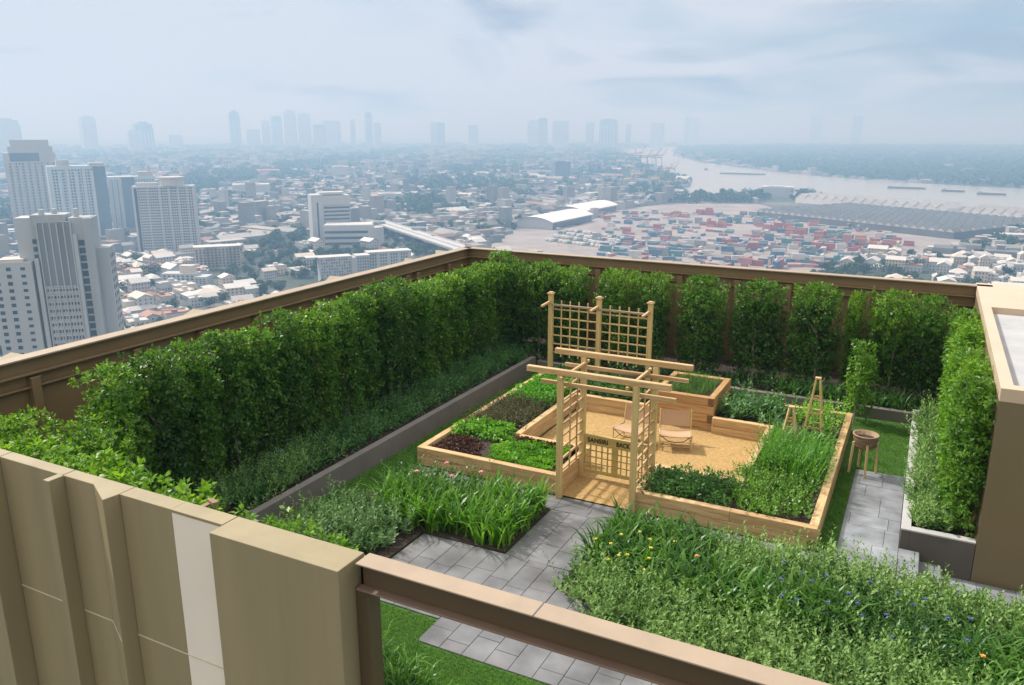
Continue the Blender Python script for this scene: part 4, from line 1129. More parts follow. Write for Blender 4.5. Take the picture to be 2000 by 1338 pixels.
# --- courtyard condominium
t = start('condominium', 'grey L shaped condominium with patterned facade just beyond the parapet', 'apartment block')
D = 655.; HC = hz(498, D)
MB().box((-26, 0, 0), (4, 14, HC)).box((4.01, -2, 0), (9, 15, HC - .5)).build('front_wing', C_GREY, t)
MB().box((9.01, -1, 0), (22, 12, HC)).box((22.01, 6, 0), (66, 20, HC + 1)).build('long_wing', C_GREY, t)
MB().box((-27, -.6, HC), (5, 14.6, HC + .9)).box((8.5, -1.6, HC), (22.5, 12.6, HC + .9)).box((22, 5.4, HC + 1), (66.5, 20.6, HC + 2)).box((-38, 4, HC + .2), (-24, 16, HC + .8)).build('roof_edge', C_ROOFW, t)
cnt = [0]
windows(t, facade(-25.5, 3.5, -.02, 1, HC - .5, 12, 8, .55, .6, .2, lambda k, f: (k * 3 + f) % 5 == 0) + facade(9.5, 21.5, -1.02, 1, HC - .5, 5, 8, .6, .6, .2) + facade(23, 65.5, 5.98, 1, HC + .5, 16, 8, .6, .65, .2, lambda k, f: k % 4 == 3), C_BLUE, cnt)
p, a = frame(680, 552); t.scale = (.84, .84, 1); place(t, p, a + R(12))
# --- white school-like block and beige block
t = start('white_building', 'white low building with square windows and a roof room, below the gridded block', 'building')
D = 640.; HB = hz(532, D)
MB().box((-16, 0, 0), (12, 12, HB)).box((12.01, -3, 0), (22, 10, HB - 2)).build('main_block', C_WHITE, t)
MB().box((-2, 3, HB), (9, 10, HB + 6)).build('roof_room', C_BEIGE, t)
cnt = [0]; windows(t, facade(-15, 11, -.02, 2, HB - 1, 7, 3, .5, .5, .2) + facade(12.5, 21.5, -3.02, 2, HB - 3, 3, 3, .5, .5, .2), C_DARK, cnt)
p, a = frame(355, 558); place(t, p, a + R(-25))
t = start('beige_block', 'beige four sectioned apartment block right of the white gridded block', 'apartment block')
D = 715.; HB = hz(480, D)
mb = MB()
for i in range(4): mb.box((-19 + i * 9.6, (i % 2) * 1.2, 0), (-9.6 + i * 9.6, 14, HB - (i % 2) * .8))
mb.build('main_block', C_BEIGE, t); MB().box((-20, -1, HB + .01), (20, 14.5, HB + .7)).build('roof', C_ROOFW, t)
cnt = [0]; windows(t, facade(-19, 19, -.02, 2, HB - 1, 12, 7, .5, .5, 1.4), C_DARK, cnt)
p, a = frame(428, 526); place(t, p, a)
# --- green glass block mid distance and pale blocks
def slab(name, label, u, v, vtop, wpx, dep, mat, wm, bays, floors, rz=0, cat='building', crown=0):
    D = 120 * 1607. / (v - 255); h = hz(vtop, D); w = wpx * D / 1607.
    t = start(name, label, cat)
    mb = MB().box((-w/2, 0, 0), (w/2, dep, h)); mb.build('main_block', mat, t)
    MB().box((-w * .3, dep * .25, h), (w * .2, dep * .75, h + max(1.5, crown))).build('roof_structure', mat, t)
    cnt = [0]; windows(t, facade(-w/2 * .94, w/2 * .94, -.02, 2, h - 1, bays, floors, .6, .5, .25), wm, cnt)
    p, a = frame(u, v); place(t, p, a + rz)
slab('glass_block', 'dark greenish glass block beside the port cranes', 1099, 352, 315, 33, 30, C_BLUE, C_DARK, 6, 12, R(20), 'office')
slab('white_block', 'white long apartment block among trees, middle of the plain', 762, 397, 378, 48, 30, C_WHITE, C_GREY, 8, 5)
slab('white_block', 'white ribbed office by the river trees', 1318, 390, 372, 34, 30, C_WHITE, C_DARK, 6, 3)
slab('white_block', 'white flat block beside the long quay warehouse', 1517, 386, 365, 62, 40, C_WHITE, C_GREY, 10, 4)
slab('pale_block', 'pale wide building at the foot of the skyline, left of centre', 492, 383, 360, 72, 40, C_WHITE, C_GREY, 8, 4)
slab('pale_block', 'pale stepped block behind the office block', 665, 347, 325, 34, 40, C_WHITE, C_GREY, 5, 6)
slab('pale_block', 'low white shed with teal wall at the far left edge', 30, 470, 452, 60, 30, C_WHITE, C_BLUE, 6, 3)
slab('pink_block', 'salmon coloured block in the hazy middle distance', 525, 345, 332, 44, 40, mat_plain('salmon_wall', (.5, .28, .22), .8, .1, .05), C_GREY, 6, 3)

# --- hazy skyline towers
SKY = [(14, 305, 231, 42, 1.5, 'broad'), (181, 297, 226, 26, 1, 'slim flat topped'), (287, 296, 238, 34, 2, 'stepped'), (267, 298, 254, 22, 0, 'shorter'), (346, 292, 263, 26, 0, 'squat'), (463, 293, 216, 20, 2, 'tall narrow'), (497, 290, 253, 26, 0, 'low'),
       (522, 284, 236, 16, 0, 'left of the clustered'), (543, 285, 226, 20, 1, 'second clustered'), (569, 284, 214, 22, 2, 'tallest clustered'), (596, 284, 221, 22, 1, 'right hand clustered'), (625, 285, 243, 24, 0, 'low stepped'), (647, 285, 236, 30, 0, 'rounded'), (690, 280, 233, 8, 0, 'needle thin'),
       (723, 281, 219, 13, 1, 'lone thin'), (740, 281, 240, 12, 0, 'short thin'), (848, 279, 238, 14, 1, 'pale'), (862, 279, 240, 16, 0, 'pale squat'), (925, 276, 244, 20, 0, 'faint'), (1042, 283, 234, 24, 1, 'left of the paired'), (1060, 283, 231, 18, 0, 'right of the paired'), (1094, 284, 236, 32, 0, 'wide boxy'),
       (1151, 284, 239, 16, 0, 'narrow boxy'), (1186, 284, 232, 34, 1, 'broad boxy'), (1226, 279, 243, 10, 0, 'small'), (1280, 280, 240, 24, 0, 'faint wide'), (1340, 281, 229, 10, 0, 'thin faint'), (1355, 281, 229, 20, 0, 'darker square'), (1592, 276, 223, 24, 0, 'lone pale'), (1672, 274, 227, 18, 0, 'palest')]
for i, (u, v, vt, wp, st, adj) in enumerate(SKY):
    v = max(v, 280); D = 120 * 1607. / (v - 255); h = hz(vt, D); w = wp * D / 1607.
    LIM = 5600 if u < 1300 else 8500
    if D > LIM: D2 = LIM; w *= D2 / D; h = hz(vt, D2); v = 255 + 120 * 1607 / D2
    t = start('skyline_tower', f'{adj} hazy tower on the horizon, {["left of the streaked tower", "on the left", "left of centre", "in the middle", "right of centre", "beyond the river bend", "on the far right"][min(6, int(u / 2000 * 7))]}', 'tower', 'hazy skyline towers')
    mb = MB().box((-w/2, 0, 0), (w/2, w * .8, h - (8 + 14 * st)))
    mb.box((-w * .46, w * .05, h - (8 + 14 * st)), (w * .47, w * .7, h - 6 * st))
    if st: mb.box((-w * .22, w * .15, h - 6 * st), (w * .25, w * .55, h))
    mb.build('main_block', [C_GREY, C_PALEB, C_BLUE][i % 3], t)
    mb = MB()
    for q in range(5): mb.box((-w * .45 + q * w * .19, -1.5, 10), (-w * .36 + q * w * .19, -.05, h - 30 - 14 * st))
    mb.build('facade_piers', C_WHITE, t)
    p, a = frame(u, v); place(t, p, a + R((i * 37) % 40 - 20))

# --- white curved warehouses
def barrel(label, u, v, w, l, h, rise, rz):
    t = start('warehouse', label, 'warehouse', 'white curved roof warehouses')
    mb = MB(); n = 14
    def prof(e): return [(-w/2 - e + (w + 2*e) * i / n, h + rise * (1 - (2 * i / n - 1) ** 2)) for i in range(n + 1)]
    P = prof(1.5)
    for (x0, z0), (x1, z1) in zip(P, P[1:]): mb.quad((x0, -2, z0 + .4), (x1, -2, z1 + .4), (x1, l + 2, z1 + .4), (x0, l + 2, z0 + .4)); mb.quad((x0, -2, z0), (x1, -2, z1), (x1, -2, z1 + .4), (x0, -2, z0 + .4))
    mb.build('roof', C_SHEDW, t)
    mb = MB(); P = prof(-.5); pts = [(x, 0, z - .2) for x, z in P]
    mb.poly([(P[0][0], 0, 0)] + pts + [(P[-1][0], 0, 0)]); mb.poly([(P[0][0], l, 0)] + [(x, l, z - .2) for x, z in P] + [(P[-1][0], l, 0)])
    mb.quad((-w/2 + .5, 0, 0), (-w/2 + .5, l, 0), (-w/2 + .5, l, h), (-w/2 + .5, 0, h)); mb.quad((w/2 - .5, 0, 0), (w/2 - .5, l, 0), (w/2 - .5, l, h), (w/2 - .5, 0, h))
    mb.build('wall', C_WHITE, t)
    MB().box((w/2 - .45, 2, 0), (w/2 - .1, l - 2, h * .8)).build('dark_openings', C_DARK, t)
    p = G(u, v); place(t, p, rz)
barrel('nearer white curved roof warehouse beside the container yard', 1043, 447, 52, 118, 9, 6, R(-3))
barrel('farther white curved roof warehouse beside the container yard', 1110, 424, 48, 120, 9, 6, R(-3))
# --- multi gabled quay sheds: one roof running in ridges
def gabled(label, pa, pb, depth, h, rise, n, rm, wm, name='quay_shed', rows=1, base=None):
    t = start(name, label, 'warehouse')
    A, B = G(*pa), G(*pb); L = (B - A).length; ang = math.atan2(B.y - A.y, B.x - A.x)
    step = L / n; dd = depth / rows
    for r in range(rows):
        rf = MB(); y0, y1 = r * dd, (r + 1) * dd - (0 if r == rows - 1 else dd * .30)
        for i in range(n):
            x0, x1 = i * step, (i + 1) * step; xm = (x0 + x1) / 2
            rf.quad((x0, y0 - .6, h), (xm, y0 - .6, h + rise), (xm, y1 + .6, h + rise), (x0, y1 + .6, h), 0)
            rf.quad((xm, y0 - .6, h + rise), (x1, y0 - .6, h), (x1, y1 + .6, h), (xm, y1 + .6, h + rise), 1)
            rf.poly([(x0, y0, h - .1), (x1, y0, h - .1), (xm, y0, h + rise - .2)], 2)
        rf.build('zigzag_roof', [C_SHEDW if rows > 1 else rm, rm, wm], t)  # in a shed of several rows the left slopes' sunlight is put into the colour
    MB().box((0, 0, 0), (L, depth, h - .15)).build('wall', base or wm, t)
    place(t, A, ang)
gabled('long white quay warehouse with a zigzag roof along the river', (1553, 396), (1848, 420), 55, 9, 7, 15, C_ROOFG, C_SHEDW)
gabled('second zigzag roofed quay warehouse at the right edge', (1872, 424), (2060, 441), 55, 9, 7, 9, C_ROOFG, C_SHEDW)
gabled('huge dark shed with rows of small roof ridges pale on the sunlit side beside the container yard', (1478, 424), (1862, 468), 200, 8, 4.5, 26, C_ROOFD, C_ROOFW, 'freight_shed', 9, C_DARKW)  # pale left and dark right slopes imitate sun from the left
# --- elevated road
t = start('elevated_road', 'grey elevated road running down past the office block', 'road bridge')
A, B = G(735, 446), G(905, 505)
A.z = B.z = GZ + 9; d = (B - A).normalized(); s = Vector((-d.y, d.x, 0))
MB().bar(A, B, 22, 1.2).build('deck', C_GREY, t); mb = MB()
for q in (-11, 0, 11): mb.bar(A + s * q + Vector((0, 0, 1.2)), B + s * q + Vector((0, 0, 1.2)), .5, 1.2)
mb.build('barrier', C_WHITE, t)
for i in range(7):
    p = A.lerp(B, (i + .5) / 7); MB().box((p.x - 2, p.y - 2, GZ), (p.x + 2, p.y + 2, GZ + 8.3)).build('pier', C_GREY, t)
# --- barges and cranes
def barge(label, u, v, wpx, rz, house=True):
    D = 120 * 1607. / (v - 255); L = wpx * D / 1607.; t = start('barge', label, 'barge', 'barges on the river')
    mb = MB(); w = 11
    P = [(-L/2, -w/2 * .6), (-L/2 + 6, -w/2), (L/2 - 8, -w/2), (L/2, -w/2 * .3), (L/2, w/2 * .3), (L/2 - 8, w/2), (-L/2 + 6, w/2), (-L/2, w/2 * .6)]
    mb.prism(P, .2, 3.6); mb.build('hull', mat_plain('rusty_hull', (.10, .085, .075), .8, .2, .1), t)
    mb = MB(); n = max(3, int(L / 14))
    for i in range(n): x = -L/2 + 9 + i * (L - 20) / n; mb.box((x, -4, 3.6), (x + (L - 20) / n - 1.5, 4, 5.0))
    mb.build('hatch', C_ROOFG, t)
    if house: MB().box((-L/2 + 3, -3, 3.6), (-L/2 + 8, 3, 7.5)).build('wheelhouse', C_WHITE, t)
    p, a = frame(u, v); p.z = GZ + .3; place(t, p, a + rz)
barge('line of dark barges lying in midstream left of the other vessels', 1450, 341, 92, R(-17), False)
barge('longest dark barge of the three on the right', 1770, 369, 70, R(-3))
barge('middle dark barge of the three on the right', 1861, 375, 42, R(-2))
barge('low flat barge, rightmost on the river', 1936, 381, 52, R(-1))
barge('tiny boat alone in midstream', 1379, 332, 8, 0)
def crane(label, u, v, hpx, rz, mat):
    D = 120 * 1607. / (v - 255); h = hpx * D / 1607.; t = start('port_crane', label, 'crane', 'port cranes at the river bend')
    mb = MB(); w = h * .28
    for x in (-w, w):
        for y in (-w * .8, w * .8): mb.bar((x, y, 0), (x * .8, y * .8, h * .55), h * .035, h * .035)
    mb.box((-w, -w, h * .5), (w, w, h * .56)); mb.build('portal', mat, t)
    mb = MB(); mb.bar((-w * 1.1, 0, h * .58), (w * 1.2, 0, h * .66), h * .04, h * .05); mb.bar((w * .9, 0, h * .6), (w * 1.9, 0, h), h * .035, h * .035); mb.bar((0, 0, h * .6), (0, 0, h * .85), h * .03, h * .03); mb.bar((0, 0, h * .85), (w * 1.9, 0, h), h * .012, h * .012)
    mb.build('boom', mat, t)
    p, a = frame(u, v); place(t, p, a + rz)
CR = mat_plain('rusty_crane_steel', (.28, .20, .14), .7, .2, .1); CRY = mat_plain('yellow_crane_steel', (.50, .38, .14), .7, .15, .1)
for i, (u, v, hp, m) in enumerate(((1240, 324, 40, CR), (1256, 324, 32, CR), (1272, 325, 36, CR), (1283, 326, 36, CR), (1212, 330, 30, CRY), (1228, 338, 26, CRY), (1299, 348, 30, CR), (1310, 345, 30, CR), (1248, 352, 24, CRY), (1280, 362, 26, CRY), (1300, 368, 24, CR), (1225, 362, 24, CRY))):
    crane(f'{["rusty", "tan", "dark", "leaning"][i % 4]} port crane {["on the upper quay", "at the river bend", "among the stacked freight"][i // 4]} with its boom raised', u, v, hp, R((i * 53) % 50 - 10), m)
# ------------------------------------------------------------------ containers
CC = [('red', (.34, .11, .10)), ('faded red', (.40, .20, .19)), ('blue', (.08, .15, .24)), ('teal', (.07, .20, .22)), ('grey', (.26, .27, .28)), ('white', (.50, .50, .49)), ('orange', (.42, .22, .12))]
CM = [mat_plain(n.replace(' ', '_') + '_container_paint', c, .6, .12, .3) for n, c in CC]
def cont_mesh(mi):
    mb = MB(); mb.box((-6.1, -1.22, 0), (6.1, 1.22, 2.6))
    for k in range(18): x = -5.9 + k * .69; mb.box((x, -1.27, .15), (x + .35, -1.2201, 2.45)); mb.box((x, 1.2201, .15), (x + .35, 1.27, 2.45))
    mb.box((6.1001, -1.1, .1), (6.15, -.03, 2.5)); mb.box((6.1001, .03, .1), (6.15, 1.1, 2.5))
    o = mb.build('shipping_container', CM[mi]); me = o.data; bpy.data.objects.remove(o); return me
CMESH = [cont_mesh(i) for i in range(len(CC))]
g = random.Random(5)
spots = []
def stack(u, v, rows, cols, high, rz, pal):
    p = G(u, v)
    for r in range(rows):
        for c in range(cols):
            hh = max(1, high + g.choice((-1, 0, 0, 1))) if high > 1 else 1
            mi = g.choice(pal)
            for z in range(hh):
                if g.random() < .25: mi = g.choice(pal)
                x, y = (c - cols / 2) * 12.9, (r - rows / 2) * 2.75
                spots.append((p.x + x * math.cos(rz) - y * math.sin(rz), p.y + x * math.sin(rz) + y * math.cos(rz), GZ + .25 + z * 2.62, rz, mi))
REDS = [0, 0, 1, 1, 0, 2, 6]; MIX = [0, 1, 2, 3, 4, 5, 2, 4, 5]; BLUES = [2, 3, 2, 4]
for u, v, r, c, h, pal in ((1330, 424, 4, 3, 2, REDS), (1385, 420, 4, 2, 3, REDS), (1440, 436, 4, 2, 3, BLUES), (1470, 424, 3, 2, 3, MIX), (1500, 440, 3, 2, 3, BLUES), (1410, 444, 4, 2, 2, REDS), (1350, 446, 2, 3, 1, MIX), (1530, 452, 3, 3, 3, REDS), (1565, 462, 4, 2, 3, REDS),
                           (1600, 470, 4, 2, 3, REDS), (1640, 466, 3, 3, 2, MIX), (1680, 478, 4, 2, 3, REDS), (1560, 482, 3, 2, 2, MIX), (1620, 490, 3, 2, 2, REDS), (1720, 482, 3, 3, 2, REDS), (1775, 480, 3, 2, 2, REDS), (1260, 430, 3, 2, 1, MIX), (1280, 446, 2, 3, 1, BLUES), (1250, 480, 3, 2, 2, MIX), (1320, 500, 3, 2, 2, MIX), (1480, 470, 2, 2, 1, MIX)):
    stack(u, v, r, c, h, R(g.uniform(-8, 4)), pal)
for i in range(430):
    u, v = g.uniform(1180, 1760), g.uniform(416, 525)
    if inside(YARD, u, v): stack(u, v, g.choice((1, 1, 2)), g.choice((1, 1, 2)), g.choice((1, 1, 2)), R(g.choice((-5, -3, 20, 85)) + g.uniform(-4, 4)), MIX)
spots = [s for s in spots if seen_at(*s[:3])[1] < parapet_line(seen_at(*s[:3])[0]) - 1]
spots.sort(key=lambda s: s[0] ** 2 + s[1] ** 2)
def yard_zone(x, y):
    u, v = seen_at(x, y, GZ)
    a = 'by the warehouses' if u < 1290 else 'in the middle of the yard' if u < 1480 else 'beside the freight shed' if u < 1640 else 'at the right end of the yard'
    b = 'far' if v < 432 else 'middle' if v < 468 else 'near'
    return f'{b} part {a}'.replace('part in the middle', 'rows in the middle').replace('part', 'rows')
for i, (x, y, z, rz, mi) in enumerate(spots[:290]):
    o = link('shipping_container', CMESH[mi]); o.location = (x, y, z); o.rotation_euler = (0, 0, rz)
    if z < GZ + 1 and (i * 7) % 3 == 0: o.scale = (.5, 1, 1)
    lv = int(round((z - GZ) / 2.62)); tag(o, f'{CC[mi][0]} container {["on the ground", "second in a stack", "third in a stack", "topping a stack"][min(3, lv)]}, {yard_zone(x, y)}', 'container', 'containers in the yard')
if len(spots) > 290:
    V = []; F = []; M = []; n = 0
    mb = MB()
    for (x, y, z, rz, mi) in spots[290:]:
        c, s = math.cos(rz), math.sin(rz)
        pts = [(x + a * c - b * s, y + a * s + b * c) for a, b in ((-5, -1.2), (5, -1.2), (5, 1.2), (-5, 1.2))]
        mb.prism(pts, z, z + 2.6, mi)
    tag(mb.build('distant_containers', CM), 'far rows of stacked containers at the back of the yard', 'containers', None, 'stuff')
# parked lorry cabs and vans in the yard
VM = [mat_plain('white_van_paint', (.72, .72, .72), .4, .03, 1), mat_plain('green_lorry_paint', (.12, .25, .22), .4, .05, 1), mat_plain('blue_lorry_paint', (.1, .18, .33), .4, .05, 1)]
WHL = mat_plain('tyre_rubber', (.03, .03, .03), .9, .1)
def van(mi):
    t = empty('parked_lorry', (0, 0, 0)); mb = MB()
    mb.box((-3.6, -1.1, .9), (1.4, 1.1, 3.2)); mb.build('cargo_box', VM[0 if mi != 1 else 1], t)
    mb = MB(); mb.box((1.45, -1.05, .6), (3.4, 1.05, 2.6)); mb.box((3.4, -1.0, .6), (3.7, 1.0, 1.6)); mb.build('cab', VM[mi], t)
    MB().box((3.401, -.95, 1.65), (3.45, .95, 2.45)).build('windscreen', C_DARK, t)
    for x in (-2.4, 2.4):
        for y in (-1.12, .92): mb = MB(); mb.tube([(x, y, .5), (x, y + .2, .5)], .5, 10); mb.build('wheel', WHL, t)
    return t
vans = [van(i) for i in range(3)]; k = 0
for r in range(4):
    for c in range(14):
        u, v = 1108 + c * 8.5 - r * 12 + g.uniform(-2, 2), 452 + r * 6 + c * 1.2 + g.uniform(-1, 1)
        p = G(u, v); p.z = GZ + .25; mi = g.choice((0, 0, 0, 1, 2)); a = R(g.uniform(60, 85))
        lab = f'{["white", "green", "blue"][mi]} lorry parked in the {["front", "second", "third", "back"][3 - r]} row beside the nearer curved warehouse'
        o = dup(vans[mi], p, a, None, lab, 'lorries parked by the curved warehouse'); o['category'] = 'lorry'; k += 1
for v in vans:
    for c in list(v.children): bpy.data.objects.remove(c)
    bpy.data.objects.remove(v)
# light masts in the yard
for i, (u, v, hp) in enumerate(((1413, 470, 44), (1090, 480, 34), (1340, 440, 26))):
    D = 120 * 1607. / (v - 255); p = G(u, v)
    t = empty('light_mast', p, f'{["tall", "slim", "far"][i]} floodlight mast standing in the container yard', 'light mast', 'yard light masts')
    h = hp * D / 1607.; MB().tube([tuple(p), (p.x, p.y, p.z + h)], [.35, .2], 6).build('pole', C_GREY, t); MB().box((p.x - 2, p.y - 2, p.z + h), (p.x + 2, p.y + 2, p.z + h + 1)).build('lamp_ring', C_GREY, t)

# ------------------------------------------------------------------ houses and trees of the plain
KEEP_OUT = [[(x, y) for x, y in RIVER], RIV2, YARD,
    [(1530, 372), (2120, 396), (2120, 450), (1530, 410)],
    [(1460, 430), (1480, 392), (1560, 385), (2060, 410), (2060, 445), (1880, 475), (1700, 455)], [(735, 446), (765, 446), (910, 500), (880, 515)]]
KEEP_B = KEEP_OUT
FOREST = [(1330, 288), (1990, 284), (2150, 284), (2150, 371), (1900, 363), (1700, 351), (1500, 333), (1325, 300)]
def free(x, y, polys): 
    u, v = seen_at(x, y, GZ); return clear_of(x, y) and not any(inside(q, u, v) for q in polys)
green = lambda x, y: lump(np.array([[x * .004, y * .004, 0.3]]), 1.4, 4)[0]
B = []; Tr = []
def ring(D0, D1, step, out_b, out_t, pb, pt):
    D = D0
    while D < D1:
        n = int(R(84) * D / step)
        for i in range(n):
            a = YAW + R(-42) + R(84) * (i + g.uniform(-.4, .4)) / n; d = D + g.uniform(-.5, .5) * step
            x, y = -math.sin(a) * d, math.cos(a) * d
            u, v = seen_at(x, y, GZ)
            if u < -260 or u > 2260: continue
            if v > parapet_line(u) + 260: continue
            gr = green(x, y); wood = inside(FOREST, u, v) or (d > 900 and inside([(1340, 396), (1360, 378), (1600, 388), (1600, 398)], u, v))
            if wood: gr = .9
            if g.random() < (pb if gr < .27 else pb * (.2 if not wood else .06)) and free(x, y, KEEP_B): out_b.append((d, x, y, u, v))
            elif g.random() < (pt * .45 if gr < .27 else pt) and free(x, y, KEEP_B): out_t.append((d, x, y, u, v))
        D += step
ring(300, 1500, 15, B, Tr, .68, .9)
B2 = []; T2 = []
D = 1500
while D < 7000:
    st = 19 * (D / 1500) ** .9 * 1.1; ring(D, D + st * .99, st, B2, T2, .62, .95); D += st
B.sort(); Tr.sort()
# house kinds
def house(kind, seed):
    q = random.Random(seed); w, d, h = q.uniform(10, 22), q.uniform(8, 14), q.choice((5, 6.5, 7, 9.5, 13))
    wl = MB(); rf = MB()
    wl.box((-w/2, -d/2, 0), (w/2, d/2, h), 0)
    fl = max(1, int(h / 3.2)); n = int(w / 2.6)
    for f in range(fl):
        for k in range(n): x = -w/2 + (k + .5) * w / n; wl.box((x - .55, -d/2 - .08, .9 + f * 3.2), (x + .55, -d/2 + .01, 2.3 + f * 3.2), 1)
        for k in range(int(d / 2.8)): y = -d/2 + (k + .5) * d / int(d / 2.8); wl.box((-w/2 - .08, y - .5, .9 + f * 3.2), (-w/2 + .01, y + .5, 2.3 + f * 3.2), 1); wl.box((w/2 - .01, y - .5, .9 + f * 3.2), (w/2 + .08, y + .5, 2.3 + f * 3.2), 1)
    if kind == 'gable':
        e = .8; rs = d * .28
        rf.quad((-w/2 - e, -d/2 - e, h), (w/2 + e, -d/2 - e, h), (w/2 + e, 0, h + rs), (-w/2 - e, 0, h + rs)); rf.quad((-w/2 - e, d/2 + e, h), (w/2 + e, d/2 + e, h), (w/2 + e, 0, h + rs), (-w/2 - e, 0, h + rs))
        wl.poly([(-w/2, -d/2, h), (-w/2, d/2, h), (-w/2, 0, h + rs - .3)]); wl.poly([(w/2, -d/2, h), (w/2, d/2, h), (w/2, 0, h + rs - .3)])
    elif kind == 'hip':
        e = .8; rs = d * .3; k = d / 2
        A = [(-w/2 - e, -d/2 - e, h), (w/2 + e, -d/2 - e, h), (w/2 + e, d/2 + e, h), (-w/2 - e, d/2 + e, h)]; r0, r1 = (-w/2 + k, 0, h + rs), (w/2 - k, 0, h + rs)
        if w <= d: r0 = (-.5, 0, h + rs); r1 = (.5, 0, h + rs)
        rf.quad(A[0], A[1], r1, r0); rf.quad(A[2], A[3], r0, r1); rf.poly([A[1], A[2], r1]); rf.poly([A[3], A[0], r0])
    else:
        rf.box((-w/2 - .2, -d/2 - .2, h + .001), (w/2 + .2, d/2 + .2, h + .35))
        for (a, b, c2, e2) in ((-w/2, -d/2, w/2, -d/2 + .3), (-w/2, d/2 - .3, w/2, d/2)): rf.box((a, b, h + .351), (c2, e2, h + 1.1))
        x, y = q.uniform(-w*.3, w*.1), q.uniform(-d*.3, 0); rf.box((x, y, h + .351), (x + w * .25, y + d * .3, h + 3))
    return wl, rf
KINDS = []
WALLS = [('white', C_WHITE), ('grey', C_GREY), ('beige', C_BEIGE)]; ROOFS = [('white', C_ROOFW), ('grey', C_ROOFG), ('rust', C_ROOFR), ('beige', C_ROOFB), ('white', C_ROOFW), ('white', C_ROOFW), ('grey', C_ROOFG)]
for i in range(24):
    kind = ('gable', 'flat', 'hip', 'flat', 'gable')[i % 5]; wl, rf = house(kind, i); (wn, wm), (rn, rm) = WALLS[i % 3], ROOFS[i % 7]
    a = wl.build('house', [wm, C_DARK]); b2 = rf.build('roof', rm); KINDS.append((a.data, b2.data, f'{wn} house with a {rn} {dict(gable="pitched", flat="flat", hip="hipped")[kind]} roof')); bpy.data.objects.remove(a); bpy.data.objects.remove(b2)
def town_zone(u, v):
    a = ('left of the streaked tower' if u < 30 else 'right of the streaked tower' if u < 300 else 'below the white gridded block' if u < 480 else 'left of the condominium' if u < 620 else 'behind the condominium' if u < 800 else 'below the elevated road' if u < 960 else
         'before the curved warehouses' if u < 1150 else 'before the container yard' if u < 1500 else 'right of the containers' if u < 1760 else 'at the right edge')
    return a
def row(u, v): 
    q = parapet_line(u) - v
    return 'near row' if q < 25 else 'second row' if q < 60 else 'farther out'
big = [0] * 8
seen = lambda b, h: b[4] - h * 1607 / b[0] < parapet_line(b[3]) and -25 < b[3] < 2025
vis = [b for b in B if seen(b, 8)]; rest_b = [b for b in B if not seen(b, 8)]
hid = []
N1 = 285
for (d, x, y, u, v) in vis[:N1]:
    me, rm, lab = g.choice(KINDS); o = link('house', me); o.location = (x, y, GZ); o.rotation_euler = (0, 0, g.choice((0, 1.57)) + R(25) * math.sin(x * .004) + g.uniform(-.15, .15)); s = g.uniform(.62, 1.05); o.scale = (s, s, g.uniform(.6, .95))
    tag(o, f'{lab} {town_zone(u, v)}, {row(u, v)}', 'house', 'houses on the plain'); c = link('roof', rm, o)
def mass_boxes(name, items, label, k0):
    _r = np.random.default_rng(k0); mb = MB()
    for (d, x, y, u, v) in items:
        sc = max(1, d / 1500) ** .8; w, l = g.uniform(4, 9) * sc, g.uniform(3.5, 6.5) * sc; h = g.choice((4, 5, 6, 8, 12)) * (1 if d < 2500 else 1.4)
        if g.random() < .045 and d > 700 and not (u > 1400 and v > 360): h = g.uniform(12, 34); w *= g.uniform(.8, 1.6)
        if g.random() < .10: w *= g.uniform(2, 4.5); l *= 1.5; h = 8
        a = g.choice((0, 1.57)) + .44 * math.sin(x * .004) + g.uniform(-.15, .15); c, s = math.cos(a), math.sin(a)
        P = [(x + p * c - q * s, y + p * s + q * c) for p, q in ((-w, -l), (w, -l), (w, l), (-w, l))]
        if h < 9 and g.random() < .5 and d < 2500:
            n = len(mb.v); k = h + l * .45
            mb.v += [(px, py, GZ) for px, py in P] + [(px, py, GZ + h) for px, py in P] + [(x - w * c, y - w * s, GZ + k), (x + w * c, y + w * s, GZ + k)]
            for i in range(4): j = (i + 1) % 4; mb.f.append((n+i, n+j, n+4+j, n+4+i)); mb.m.append(0)
            mb.f += [(n+4, n+5, n+9, n+8), (n+6, n+7, n+8, n+9), (n+5, n+6, n+9), (n+7, n+4, n+8)]; mb.m += [1, 1, 0, 0]
        else: mb.prism(P, GZ, GZ + h, 0, 1, True)
    me = bpy.data.meshes.new(name); me.from_pydata(mb.v, [], mb.f); me.materials.append(MASSW); me.materials.append(MASSR); me.polygons.foreach_set('material_index', mb.m)
    return tag(link(name, me), label, 'houses', None, 'stuff')
MASSW = mat_island('mixed_house_walls', [(.37, .37, .37), (.25, .25, .25), (.30, .285, .26), (.42, .42, .41), (.20, .22, .23)], .85, .2, .02)
MASSR = mat_island('mixed_house_roofs', [(.52, .52, .51), (.28, .30, .30), (.36, .34, .31), (.20, .20, .21), (.42, .42, .42), (.26, .17, .14), (.17, .185, .20), (.40, .38, .36), (.25, .27, .28), (.27, .27, .27), (.15, .15, .15), (.46, .46, .46)], .8, .25, .02)
mass_boxes('house_mass', vis[N1:] + rest_b, 'dense low houses spreading over the nearer plain', 1)
mass_boxes('far_house_mass', B2, 'countless pale buildings fading into the haze', 2)
